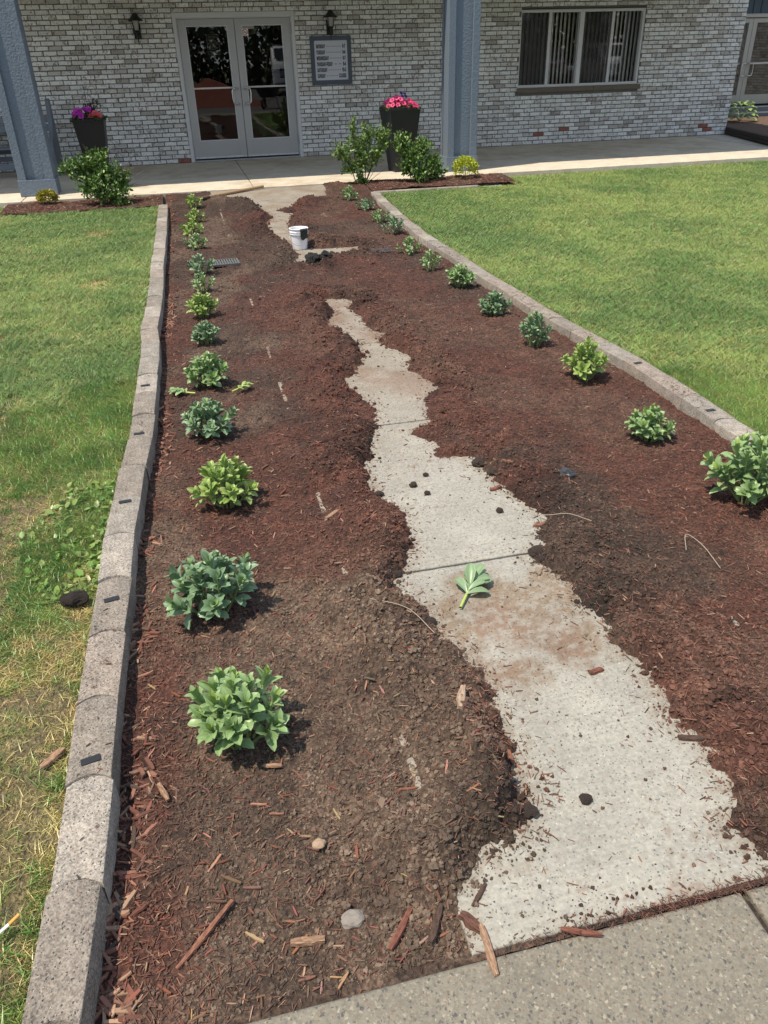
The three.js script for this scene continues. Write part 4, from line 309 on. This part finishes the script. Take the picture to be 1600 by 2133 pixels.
// broad-leaved weeds along the left edging
{ const r = rng(15), it = []; for (let k = 0; k < 560; k++) { const z = 11.7 + r() * .85, x = along(EDGE_L, z) - .07 - .34 * Math.pow(r(), 1.5) * (1 - Math.abs(z - 12.1)); if (fbm(x * 9, z * 9, 2) < .42) continue; it.push({ x, y: .006 + .026 * r(), z, ry: r() * 6.28, rx: -1.0 + r() * 1.1, rz: (r() - .5) * .8, s: .014 + .024 * r(), c: [.17 + .08 * r(), .27 + .1 * r(), .07] }); } const g = smallLeaf.clone().scale(1.25, 1, 1); paint(g, 1, 1, 1); scatter('weeds', 'patch of broad-leaved weeds in the left lawn against the edging', 'weeds', g, M_grass, it); }
// ---------------------------------------------------------------- edging blocks
const RB = .0525, BL = .286;
function blockGeo(seed) { const r = rng(seed), s = new THREE.Shape(), W = RB; s.moveTo(-W, BL / 2 - .005); s.lineTo(-W, -BL / 2); s.quadraticCurveTo(0, -BL / 2 - .045, W, -BL / 2); s.lineTo(W, BL / 2 - .005); s.quadraticCurveTo(0, BL / 2 - .05, -W, BL / 2 - .005); const g0 = new THREE.ExtrudeGeometry(s, { depth: .128, bevelEnabled: true, bevelSize: .004, bevelThickness: .005, bevelSegments: 2, curveSegments: 6 }); g0.rotateX(Math.PI / 2); const g = boxUV(g0, 1, r(), r()); const p = g.attributes.position; for (let i = 0; i < p.count; i++) { const x = p.getX(i), y = p.getY(i), z = p.getZ(i); const k = (fbm(x * 30 + seed * 3, z * 30 + y * 17, 2) - .5) * .007; p.setXYZ(i, x + k, y + (y > -.02 ? (fbm(x * 25 + seed, z * 25, 2) - .5) * .005 : 0), z); } return toCreasedNormals(g, .7); }
const BG = [0, 1, 2, 3].map(i => blockGeo(70 + i));
function edging(E, z0, z1, label, tapes) { const G = thing('garden_edging', label, 'edging'); const r = rng(z1 * 100 | 0); let i = 0; for (let z = z1; z > z0; z -= BL + .006, i++) { const za = z, zb = z - BL, x = (along(E, za) + along(E, zb)) / 2, m = part('edging_block', BG[i % 4], M_edges[r() * 4 | 0], G); m.position.set(x + (r() - .5) * .008, .066 + (r() - .5) * .01, (za + zb) / 2); m.rotation.set((r() - .5) * .035, Math.atan2(along(E, za) - along(E, zb), za - zb), (r() - .5) * .05);
    for (const [tz, tx] of tapes) if (tz <= za && tz > zb) { const t = part('tape_patch', bx(-.024, .024, 0, .0014, -.011, .011), M_tape, m); t.position.set(tx - x, .0078, tz - (za + zb) / 2); t.rotation.y = .12 + (r() - .5) * .2; } } return shadowed(G); }
edging(EDGE_L, 4.5, 14.0, 'row of grey concrete edging blocks between the left lawn and the mulch', [[13.348, -.588], [12.653, -.579], [11.986, -.569], [11.307, -.535], [10.661, -.52]]);
edging(EDGE_R, 4.45, 14.0, 'row of grey concrete edging blocks between the mulch and the right lawn', [[11.843, 2.186], [11.154, 2.185], [10.499, 2.155]]);
{ const G = thing('garden_edging', 'short run of edging blocks in front of the bed by the column', 'edging'); for (let k = 0; k < 5; k++) { const m = part('edging_block', BG[k % 4], M_edges[k % 4], G); m.position.set(2.42 + k * .292, .045, 4.2 + .006 * k); m.rotation.y = Math.PI / 2; } const m2 = part('edging_block', BG[1], M_edges[1], G); m2.position.set(3.95, .02, 4.2); m2.rotation.set(.05, Math.PI / 2 + .1, 0); shadowed(G); const e = solo('edging_block', BG[2], M_edges[1], 'lone edging block at the left end of the mulch strip by the porch', 'edging', [-2.39, .05, 3.62]); e.rotation.y = .1; shadowed(e); }
// ---------------------------------------------------------------- loose things
{ const b = thing('paint_pail', 'small white plastic pail with black rag over its rim on the path', 'pail', [.845, walkY(7.16) + .002, 7.13]); const M_w = mat(.78, .79, .82, .4); part('body', new THREE.LatheGeometry([[.001, 0], [.066, 0], [.07, .004], [.082, .135], [.083, .136], [.089, .138], [.089, .146], [.084, .148], [.085, .155], [.091, .157], [.091, .163], [.086, .165], [.087, .185], [.092, .187], [.092, .193], [.086, .193], [.084, .185], [.066, .01], [.001, .008]].map(p => new THREE.Vector2(...p)), 36), M_w, b); const rag = new THREE.PlaneGeometry(.085, .13, 12, 16), p = rag.attributes.position; for (let i = 0; i < p.count; i++) { const u = p.getX(i), v = p.getY(i) + .065; const a = .85 + u / .088, over = v > .095, w = (fbm(u * 60, v * 40, 3) - .5) * .02; const R = over ? .09 - (v - .095) * 1.2 : .094 + Math.abs(w) + (1 - v / .095) * -.006; const y = over ? .198 - (v - .095) * .5 : .10 + v + (Math.sin(u * 90) * .008) * (1 - v / .095); p.setXYZ(i, Math.sin(a - .35) * R, y, Math.cos(a - .35) * R); } rag.computeVertexNormals(); part('rag', rag, mat(.018, .02, .02, .7), b); const bail = tube([[-.092, .15, 0], [-.1, .11, .05], [-.06, .06, .094], [.0, .045, .098]], .002, 20, 5); part('bail_wire', bail, M_chrome, b); shadowed(b); }
{ const h = thing('tool_handle', 'worn wooden tool handle lying across the mulch and the path end', 'handle'); const y0 = bedH(.03, 4.02) + .03, y1 = walkY(3.5) + .03; part('shaft', stick([.10, y0 + .002, 3.985], [.87, y1 + .0, 3.50], .021, .019, 12), M_wood, h); part('collar', stick([-.06, y0 - .004, 4.086], [.12, y0 + .002, 3.972], .024, .023, 12), mat(.09, .06, .045, .6), h); shadowed(h); }
function grate(x, z, y, label, m, turn) { const g = thing('drain_grate', label, 'drain grate', [x, y, z], turn, 'drain grates'); const W = .12, H = .11; part('frame', [bx(-W, W, -.01, .006, -H, -H + .015), bx(-W, W, -.01, .006, H - .015, H), bx(-W, -W + .015, -.01, .006, -H + .015, H - .015), bx(W - .015, W, -.01, .006, -H + .015, H - .015)], m, g); for (let k = 0; k < 9; k++) part('bar', bx(-.1 + k * .023, -.088 + k * .023, -.008, .004, -H + .015, H - .015), m, g); for (const zz of [-.035, .035]) part('cross_bar', bx(-W + .015, W - .015, -.012, -.0005 + .001, zz - .008, zz + .008), m, g); part('well', bx(-W + .012, W - .012, -.05, -.02, -H + .012, H - .012), mat(.006, .006, .006, .9), g); return shadowed(g); }
grate(.10, 7.55, bedH(.1, 7.55) + .022, 'grey metal drain grate half buried beside the left row of plants', mat(.14, .145, .15, .55, { metalness: .3 }), .05);
grate(1.53, 7.53, bedH(1.53, 7.53) + .016, 'dark drain grate half buried beside the right row of plants', mat(.05, .055, .06, .6), .05);
{ const g = merge([lumpy(.055, 5, 1.3, 3, 1.2, .7, .9), lumpy(.042, 5, 1.3, 8, 1.1, .6, .9).translate(.08, .01, -.04), lumpy(.03, 4, 1.3, 11).translate(-.06, -.01, .04)]); shadowed(solo('wet_soil_clump', g, mat(.012, .011, .01, .7, { bumpMap: soilBump, bumpScale: .01 }), 'black wet clump lying on the mulch in front of the pail', 'clump', [.88, bedH(.88, 7.97) + .03, 7.97])); }
{ const g = toCreasedNormals(lumpy(.026, 1, 1.5, 5, 1.3, .5, .9), .15); const m = solo('slate_shard', g, mat(.03, .034, .04, .35), 'dark shiny shard on the right-hand mulch near the path', 'stone', [1.265, bedH(1.265, 12.2) + .016, 12.2]); shadowed(m); }
// chips, splintered: irregular prism with torn ends
function splinter(L, W, T, seed) { const r = rng(seed), n = 5, pos = [], idx = []; for (let i = 0; i <= n; i++) { const t = i / n, w = W * (.55 + .45 * Math.sin(Math.PI * clamp(t * .9 + .08)) + (r() - .5) * .25) * .5, th = T * (.7 + .5 * r()) * .5, x = (t - .5) * L, y = (r() - .5) * T * .5, s = (r() - .5) * W * .15; for (const [a, b] of [[-1, -1], [1, -1], [.8, 1], [-.8, 1]]) pos.push(x + (i === 0 || i === n ? a * W * .25 * (r() - .5) : 0), y + b * th, s + a * w); if (i) for (let k = 0; k < 4; k++) { const k2 = (k + 1) % 4, a0 = (i - 1) * 4, b0 = i * 4; idx.push(a0 + k, b0 + k, a0 + k2, a0 + k2, b0 + k, b0 + k2); } } idx.push(0, 1, 2, 0, 2, 3); const e = n * 4; idx.push(e, e + 2, e + 1, e, e + 3, e + 2); let g = new THREE.BufferGeometry(); g.setAttribute('position', new THREE.Float32BufferAttribute(pos, 3)); g.setIndex(idx); g = g.toNonIndexed(); g.computeVertexNormals(); return boxUV(g, 1, r(), r()); }
const CHIP = [[.392, 13.386, .085, .026, 1.15, 5, 'large bleached wood chip on the mound beside the path'], [.238, 12.23, .085, .022, .75, 3, 'tan wood chip standing out beside the buried path edge'], [.24, 14.02, .105, .017, 1.55, 3, 'pinkish wood splinter bridging the joint at the path corner'], [.225, 13.955, .055, .026, -1.0, 1, 'brown bark flake near the front corner of the path'], [.262, 13.9, .062, .011, .75, 4, 'dark stick on the concrete near the path corner'], [.44, 14.034, .085, .013, -.45, 0, 'orange-red splinter lying over the front joint'], [.84, 13.315, .05, .02, .2, 0, 'red bark chip alone on the pale concrete'], [.965, 13.62, .07, .018, -.35, 4, 'dark bark strip at the right mulch edge'], [1.02, 12.50, .06, .02, .1, 2, 'orange wood chip at the right edge of the path'], [.47, 13.55, .085, .014, 1.5, 2, 'upright red splinter on the front mound'], [-.70, 13.27, .07, .025, .8, 3, 'pale wood chip in the dry grass left of the edging'], [-.33, 13.83, .17, .014, .75, 2, 'long red splinter near the front end of the left edging'], [-.12, 13.9, .075, .02, -.1, 3, 'pale tan chip in the foreground mulch'], [.075, 13.93, .10, .017, .85, 0, 'red splintered bark at the front of the bed'], [-.14, 13.42, .05, .012, -.3, 3, 'pale sliver on the soil right of the first plant'], [.15, 13.94, .09, .018, 1.0, 4, 'forked grey-brown bark strip beside the path corner'], [-.42, 13.43, .065, .016, -1.2, 3, 'tan splinter between the edging and the nearest plant'], [.95, 12.18, .055, .02, .3, 0, 'red chip on the mulch right of the path clods'], [1.06, 12.04, .05, .02, -.4, 2, 'orange chip on the right mulch above the shard']];
CHIP.forEach(([x, z, L, W, a, c, label], i) => { const on = sdf(x, z) < 0 && x > SLAB_L && z < 14.02, y = z > 14.0 ? .008 : x < -.6 ? .03 : on ? .006 : bedH(x, z) + .011; const m = solo('wood_chip', splinter(L, W, W * .38, 600 + i), M_chip[c], label, 'wood chip', [x, y, z]); m.rotation.set(0, a, (i % 3 - 1) * .06); shadowed(m); });
const M_clod = [mat(.05, .035, .028, .95, { bumpMap: soilBump, bumpScale: .006 })];
[[.955, 11.95, .026], [.985, 12.055, .02], [.918, 12.685, .024], [.925, 12.73, .016], [.46, 12.1, .017], [.62, 12.06, .016], [.66, 12.14, .012], [.90, 12.36, .014], [.70, 11.98, .012], [.39, 12.68, .016], [.45, 13.73, .02], [.60, 13.73, .014], [.43, 12.97, .017]].forEach(([x, z, s], i) => { const m = solo('soil_clod', lumpy(s, 2, .5, i * 3 + 1, 1.1, .75, .95), M_clod[0], 'dark soil clod lying loose on the bare concrete path', 'soil clod', [x, s * .6, z], 'soil clods on the path'); shadowed(m); });
shadowed(solo('soil_clod', lumpy(.035, 3, .5, 71, 1.25, .6, .8), mat(.022, .015, .012, .9, { bumpMap: soilBump, bumpScale: .006 }), 'dark clod lying in the left lawn beside the edging', 'soil clod', [-.712, .045, 12.575]));
shadowed(solo('pebble', lumpy(.022, 2, .4, 21, 1.2, .6, .9), mat(.2, .18, .16, .85), 'grey stone in the foreground soil left of the path corner', 'stone', [-.02, bedH(-.02, 13.88) + .008, 13.88]));
shadowed(solo('pebble', lumpy(.015, 2, .3, 25, 1.1, .6, .9), mat(.3, .22, .15, .85), 'small tan stone in the foreground soil', 'stone', [-.06, bedH(-.06, 13.68) + .007, 13.68]));
{ const M_root = mat(.36, .30, .24, .8); const root = (pts, label) => shadowed(solo('root', tube(pts.map(([x, z, h]) => [x, bedH(x, z) + h, z]), .0013, 30, 5), M_root, label, 'root', [0, 0, 0])); root([[1.02, 12.42, .012], [1.06, 12.49, .02], [1.12, 12.52, .014], [1.19, 12.58, .012]], 'pale root curling on the mulch right of the path'); root([[1.42, 12.86, .015], [1.47, 12.78, .03], [1.5, 12.83, .02], [1.49, 12.97, .012]], 'pale forked root at the right edge of the picture'); root([[.25, 12.86, .012], [.36, 12.93, .02], [.42, 13.04, .012]], 'thin straw stalk across the mulch left of the sprig'); }
{ const c = thing('cigarette_butt', 'cigarette butt with orange filter in the grass at lower left', 'cigarette butt', [-.728, .045, 13.74], -.95); part('filter', stick([0, 0, 0], [0, .006, -.025], .004, .004, 10), mat(.6, .3, .07, .7), c); part('paper', stick([0, 0, 0], [0, -.004, .035], .0038, .0032, 10), mat(.8, .8, .8, .8), c); shadowed(c); }
// ---------------------------------------------------------------- mulch litter
{ const r = rng(88); const chipG = [splinter(1, .17, .09, 1), splinter(1, .22, .1, 2), splinter(1, .08, .06, 3)], sets = [[], [], []], crumbs = []; const N = 30; const cols = [[.145, .055, .038], [.10, .043, .031], [.072, .043, .032], [.19, .09, .062], [.28, .18, .12], [.055, .037, .029], [.13, .075, .054]];
  const cell = .1; for (let cz = BACK + .02; cz < 14.03; cz += cell) { const D = 15.2 - cz, rho = clamp(9000 * Math.pow(1.6 / D, 1.15), 900, 9000); for (let cx = -.6; cx < 2.2; cx += cell) { const fore = smooth(12.3, 13.2, cz) * smooth(.4, .2, cx) * smooth(-.45, -.3, cx); const nn = rho * cell * cell * (1 - .5 * fore); for (let k = 0; k < nn; k++) { const x = cx + r() * cell, z = cz + r() * cell; if (x < along(EDGE_L, z) + .05 || x > along(EDGE_R, z) - .05 || z > 14.03) continue; const on = x > SLAB_L && x < SLAB_R, d = ragged(x, z); if (on && d < 0 && (r() > Math.exp(d / .04) * .5) && r() > .005) continue; const bare = on && d < 0; const edge = smooth(.2, .03, x - along(EDGE_L, z)), redz = smooth(.38, .6, fbm(x * 1.6 + 3, z * 1.1 + 8, 3)); let big = edge > .3 && r() < .55 * smooth(.35, .65, fbm(x * 5, z * 4, 2)); const t = big ? (r() < .6 ? 1 : 0) : r() < .55 ? 2 : r() < .6 ? 0 : 1; let ci = r() < .05 + .17 * edge ? 4 : r() < .25 + .35 * edge + .2 * redz ? (r() < .5 ? 0 : 3) : [1, 2, 5, 6][r() * 4 | 0]; const k2 = .7 + .6 * r(); const s = (big ? .026 + .035 * r() : t === 2 ? .012 + .026 * r() * r() : .008 + .02 * r() * r()) * (D > 5 ? 1.25 : 1); sets[t].push({ x, y: (bare ? walkY(z) + .0025 : bedH(x, z) + .0015 + .003 * r()), z, ry: r() * 6.283, rz: bare ? 0 : (r() - .5) * .7, rx: (r() - .5) * .5, s, c: cols[ci].map(v => v * k2) }); } } }
  const crR = (D) => clamp(16000 * Math.pow(1.6 / D, 1.4), 600, 16000); for (let cz = 4.2; cz < 14.02; cz += cell) { const D = 15.2 - cz; for (let cx = -.5; cx < 2.15; cx += cell) { const nn = crR(D) * cell * cell; for (let k = 0; k < nn; k++) { const x = cx + r() * cell, z = cz + r() * cell; if (x < along(EDGE_L, z) + .055 || x > along(EDGE_R, z) - .055 || z > 14.01) continue; const on = x > SLAB_L && x < SLAB_R, d = ragged(x, z); const bare = on && d < 0; if (bare && r() > Math.exp(d / .03) * .9 && r() > .012) continue; const ridge = Math.exp(-Math.pow((d - .1) / .15, 2)); const s = .0013 + .0036 * Math.pow(r(), 3.5) * (bare ? 1 : 1 + ridge * .7) + (r() < .006 * ridge ? .005 : 0); const kk = .7 + .7 * r(), o = [0, 0, 0]; bedTone(x, z, o); crumbs.push({ x, y: (bare ? walkY(z) : bedH(x, z)) + s * .4, z, ry: r() * 6.28, rx: r() * 3, s, sy: .8, c: [o[0] * kk * .95, o[1] * kk, o[2] * kk] }); } } }
  const M_litter = mat(1, 1, 1, .9), M_chipLit = mat(1.2, 1.2, 1.2, .9, { map: grainTex }); ['shredded bark flakes', 'coarse red bark chips', 'fine bark fibres'].forEach((n, i) => scatter('mulch_litter', n + ' strewn over the mulch bed', 'mulch', chipG[i], M_litter, sets[i])); const cg = toCreasedNormals(lumpy(1, 1, .8, 4), .4); scatter('soil_crumbs', 'dark soil crumbs over the bed and the edges of the path', 'soil', cg, M_litter, crumbs);
  const clods = [[], [], []]; for (let k = 0; k < 15000; k++) { const z = 14 - 9.6 * Math.pow(r(), 1.25), x = lerp(-.4, 2.0, r()), D = 15.2 - z; if (x < along(EDGE_L, z) + .07 || x > along(EDGE_R, z) - .07) continue; const d = ragged(x, z), on = x > SLAB_L && x < SLAB_R; if (on && d < -.05) continue; const w = Math.exp(-Math.pow((d - .07) / .11, 2)) * smooth(.3, .6, fbm(x * 2.3 + 7, z * 2.3, 2) + .1) + .035; if (r() > w * (d < 0 ? .6 : 1)) continue; const s = (.004 + .0085 * r() * r()) * (D > 4 ? 1.35 : 1), kk = .62 + .55 * r(), o = [0, 0, 0]; bedTone(x, z, o); clods[r() * 3 | 0].push({ x, y: (on && d < 0 ? walkY(z) + s * .5 : bedH(x, z) + s * .25), z, ry: r() * 6.28, rx: r() * 3, s, sy: .8, c: [o[0] * kk, o[1] * kk * 1.03, o[2] * kk * 1.05] }); } const M_cl = mat(1, 1, 1, .95, {}); clods.forEach((c, i) => scatter('soil_clods', ['rough dark soil clods', 'crumbly soil lumps', 'small angular soil lumps'][i] + ' heaped along the edges of the path', 'soil', lumpy(1, 3, 1.0, 7 + i * 5), M_cl, c));
  const fj = []; for (let k = 0; k < 900; k++) { const x = .2 + .8 * Math.pow(r(), .6); fj.push({ x, y: .0005 + .002 * r(), z: 14.024 + (r() - .5) * (.02 + .035 * r() * x), ry: r() * 6.28, rz: (r() - .5) * .3, s: .006 + .014 * r() * r(), c: cols[[0, 1, 2, 3, 6, 5][r() * 6 | 0]] }); } scatter('mulch_litter', 'bark fibres packed into the joint in front of the path', 'mulch', chipG[2], M_litter, fj); const fc = []; for (let k = 0; k < 420; k++) { const z = 14 - 2.6 * Math.pow(r(), 1.6), x = lerp(-.48, .5, r()); if (x < along(EDGE_L, z) + .07 || (x > SLAB_L && sdf(x, z) < .03)) continue; fc.push({ x, y: bedH(x, z) + .005, z, ry: r() * 6.28, rz: (r() - .5) * .4, s: .018 + .04 * r() * r(), c: cols[[0, 3, 4, 6, 1][r() * 5 | 0]].map(v => v * (.9 + .5 * r())) }); } scatter('mulch_litter', 'loose tan and red slivers on the foreground soil', 'mulch', chipG[0], M_chipLit, fc);
  // strips by the porch and spill on the edging
  const it = [], it2 = []; for (let k = 0; k < 5200; k++) { const left = r() < .45, x = left ? lerp(-2.38, -.5, r()) : lerp(2.28, 4.25, r()), z = lerp(BACK + .03, 4.13, r()); it.push({ x, y: bedH(x, z) + .004, z, ry: r() * 6.28, rz: (r() - .5) * .6, rx: (r() - .5) * .5, s: .02 + .03 * r(), c: cols[[0, 1, 2, 3, 4, 6][r() * 6 | 0]].map(v => v * (.7 + .6 * r())) }); } scatter('mulch_litter', 'bark chips in the two mulch strips along the porch', 'mulch', chipG[0], M_litter, it);
  for (let k = 0; k < 1500; k++) { const left = r() < .4, E = left ? EDGE_L : EDGE_R, z = left ? lerp(5, 13.9, r()) : lerp(5, 12.6, Math.sqrt(r())); const cl = vn(z * 3.1, left ? 4 : 9); if (r() > smooth(.35, .8, cl) + (left && Math.abs(z - 10.4) < .2 ? 1 : 0)) continue; it2.push({ x: along(E, z) + (r() - .5) * .095, y: .0735, z, ry: r() * 6.28, s: .006 + .014 * r() * r(), c: cols[[0, 1, 2, 5][r() * 4 | 0]] }); } scatter('mulch_litter', 'crumbs of bark spilled on top of the edging blocks', 'mulch', chipG[1], M_litter, it2); }
// ---------------------------------------------------------------- behind the camera: what the door and window glass mirror
{ const r = rng(3); const g = new THREE.CircleGeometry(2.4, 64, 0, Math.PI * 2); const rings = 26, seg = 72, pos = [], idx = []; for (let i = 0; i <= rings; i++) for (let j = 0; j < seg; j++) { const q = i / rings, a = j / seg * 6.2832, R = 2.5 * q * (.85 + .3 * vn(Math.cos(a) * 1.5 + 5, Math.sin(a) * 1.5 + 5)); const x = Math.cos(a) * R, z = Math.sin(a) * R * .8; pos.push(x, 1.05 * Math.pow(1 - q, 1.15) * (.85 + .35 * fbm(x * 1.3 + 9, z * 1.3, 3)) + (q < 1 ? .08 * (fbm(x * 7, z * 7, 3) - .5) : -.05), z); if (i) { const k = i * seg + j, k2 = i * seg + (j + 1) % seg; idx.push(k - seg, k2 - seg, k, k2 - seg, k2, k); } } const m = new THREE.BufferGeometry(); m.setAttribute('position', new THREE.Float32BufferAttribute(pos, 3)); m.setIndex(idx); m.computeVertexNormals(); shadowed(solo('mulch_pile', m, mat(.17, .05, .032, .95), 'heap of fresh red mulch on the parking lot, mirrored in the left door glass', 'mulch pile', [1.25, -.03, 21.8])); }
{ const w = thing('wheelbarrow', 'black wheelbarrow on the parking lot, mirrored in the right door glass', 'wheelbarrow', [3.35, -.03, 18.2], .5); const M_b = mat(.02, .02, .022, .5); const tray = new THREE.CylinderGeometry(.48, .3, .32, 4, 1, true).rotateY(Math.PI / 4).scale(1, 1, 1.25).translate(0, .55, 0); part('tray', tray, M_b, w); part('tray_floor', bx(-.21, .21, .38, .4, -.26, .26), M_b, w); part('wheel', new THREE.TorusGeometry(.15, .05, 8, 20).rotateY(Math.PI / 2).translate(0, .2, -.55), M_blackMetal, w); for (const s of [-1, 1]) { part('handle', stick([s * .1, .2, -.55], [s * .3, .62, .95], .018, .018, 8), M_wood, w); part('leg', stick([s * .22, .4, .2], [s * .26, 0, .34], .015, .015, 6), M_blackMetal, w); } shadowed(w); }
{ const h = thing('garden_rake', 'long-handled rake standing upright in the wheelbarrow on the parking lot', 'rake', [3.2, .45, 18.1]); part('handle', stick([0, -.05, 0], [.28, 1.5, .1], .014, .014, 8), M_wood, h); part('head', bx(.1, .46, 1.5, 1.53, .08, .12), M_blackMetal, h); shadowed(h); }
function car(name, label, x, z, turn, body, tall, group) { const C = thing(name, label, 'car', [x, -.03, z], turn, group); const paintM = mat(...body, .3, { clearcoat: 1, clearcoatRoughness: .05 }), G = mat(.02, .022, .025, .05), k = tall; const prof = [[-2.3, .35], [-2.35, .7 * k], [-2.25, .95 * k], [-1.15, 1.08 * k], [-.45, 1.58 * k], [1.5, 1.62 * k], [2.15, 1.1 * k], [2.3, .9 * k], [2.32, .4], [1.9, .3], [-1.9, .28]]; const sh = new THREE.Shape(); sh.moveTo(...prof[0]); for (const p of prof.slice(1)) sh.lineTo(...p); const g = new THREE.ExtrudeGeometry(sh, { depth: 1.5, bevelEnabled: true, bevelSize: .12, bevelThickness: .16, bevelSegments: 4 }); g.translate(0, 0, -.75); g.rotateY(-Math.PI / 2); part('body', toCreasedNormals(g, .6), paintM, C);
  const win = new THREE.Shape([[-1.0, 1.12 * k], [-.42, 1.52 * k], [1.42, 1.55 * k], [1.85, 1.14 * k]].map(p => new THREE.Vector2(...p))); for (const s of [-1, 1]) { const q = new THREE.ExtrudeGeometry(win, { depth: .012, bevelEnabled: false }); q.rotateY(-Math.PI / 2); q.translate(s > 0 ? .926 : -.914, 0, 0); part('side_window', q, G, C); } const ws = new THREE.PlaneGeometry(1.45, .62 * k); ws.rotateX(-Math.PI / 2 + .62); ws.rotateY(Math.PI); ws.translate(0, 1.42 * k, -.96); part('windscreen', ws, G, C);
  part('grille', bx(-.55, .55, .62 * k, .92 * k, -2.5, -2.44, .02), M_blackMetal, C); for (let i = 0; i < 4; i++) part('grille_bar', bx(-.54, .54, .66 * k + i * .065, .685 * k + i * .065, -2.52, -2.5, .005), M_chrome, C); for (const s of [-1, 1]) part('headlight', new RoundedBoxGeometry(.34, .2, .1, 2, .04).translate(s * .72, .86 * k, -2.42), mat(.7, .72, .75, .1), C); part('bumper', bx(-.85, .85, .38, .58, -2.54, -2.4, .05), mat(.03, .03, .03, .6), C);
  for (const sx of [-1, 1]) for (const sz of [-1.4, 1.4]) { const wh = part('wheel', new THREE.CylinderGeometry(.34, .34, .24, 28).rotateZ(Math.PI / 2).translate(sx * .84, .34, sz), mat(.015, .015, .015, .8), C); part('rim', new THREE.CylinderGeometry(.2, .2, .02, 10).rotateZ(Math.PI / 2).translate(sx * .965, .34, sz), M_chrome, wh); } return shadowed(C); }
car('parked_car', 'white sport utility car on the parking lot, mirrored in the right end of the window', 21.3, 25.5, .15, [.72, .73, .74], 1.12, 'cars on the parking lot'); car('parked_car', 'dark red car on the parking lot, second of the mirrored row', 18.2, 27, .1, [.08, .012, .015], 1.02, 'cars on the parking lot'); car('parked_car', 'silver car on the parking lot, mirrored at the left of the window', 14.9, 25.5, .1, [.5, .51, .5], .95, 'cars on the parking lot'); car('parked_car', 'white truck-like car far back on the parking lot, mirrored in the right door glass', 5.9, 31, .1, [.72, .73, .74], 1.3, 'cars on the parking lot');
{ // trees beyond the parking lot
  const tree0 = (seed, H) => { const r = rng(seed), list = [], T = new THREE.Group(); const tr = new THREE.CylinderGeometry(.12, .28, H * .5, 8); tr.translate(0, H * .25, 0); part('trunk', tr, M_bark, T); for (let b = 0; b < 16; b++) { const a = b * 2.4, e = [Math.cos(a) * H * .22, H * (.4 + .035 * b), Math.sin(a) * H * .22]; part('limb', stick([0, H * (.25 + .014 * b), 0], e, .06, .02, 5), M_bark, T); for (let k = 0; k < 150; k++) { const v = rv(r).multiplyScalar(H * .16 * Math.cbrt(r())); list.push({ p: new THREE.Vector3(...e).add(v), d: rv(r), roll: r() * 6, s: .35 + .3 * r(), t: r() * 3 | 0 }); } } part('crown', leafCloud(list, [[.03, .06, .015], [.04, .08, .02], [.022, .045, .012]]), M_herb, T).userData.kind = 'stuff'; return T; };
  const A = tree0(5, 10), B = tree0(9, 12); const XS = [-14, -9, -4.5, 0, 4.5, 9, 13.5, 18, 22.5, 27, 32, 37, 42]; const ord = ['first', 'second', 'third', 'fourth', 'fifth', 'sixth', 'seventh', 'eighth', 'ninth', 'tenth', 'eleventh', 'twelfth', 'last']; XS.forEach((x, i) => { const t = (i % 2 ? A : B).clone(); t.name = numbered('shade_tree'); t.position.set(x + (i * 37 % 5) * .4, -.1, 44 + (i * 53 % 7)); t.rotation.y = i * 1.3; tag(t, `${ord[i]} leafy tree from the left beyond the parking lot, behind the viewer`, 'tree', 'trees beyond the parking lot'); scene.add(shadowed(t)); });
  const hg = thing('hedge', 'dark clipped hedge along the far side of the parking lot, behind the viewer', 'hedge', [14, -.1, 42]); const r = rng(2), list = []; for (let k = 0; k < 16000; k++) list.push({ p: new THREE.Vector3((r() - .5) * 64, r() * 3.4, (r() - .5) * 1.6), d: rv(r), roll: r() * 6, s: .3 + .25 * r(), t: r() * 3 | 0 }); part('foliage', leafCloud(list, [[.03, .06, .015], [.04, .08, .02], [.022, .045, .012]]), M_herb, hg).userData.kind = 'stuff'; shadowed(hg); }
scene.traverse(o => { if (o.isMesh && !o.isInstancedMesh) { o.castShadow = true; o.receiveShadow = true; } });
renderer.render(scene, camera);
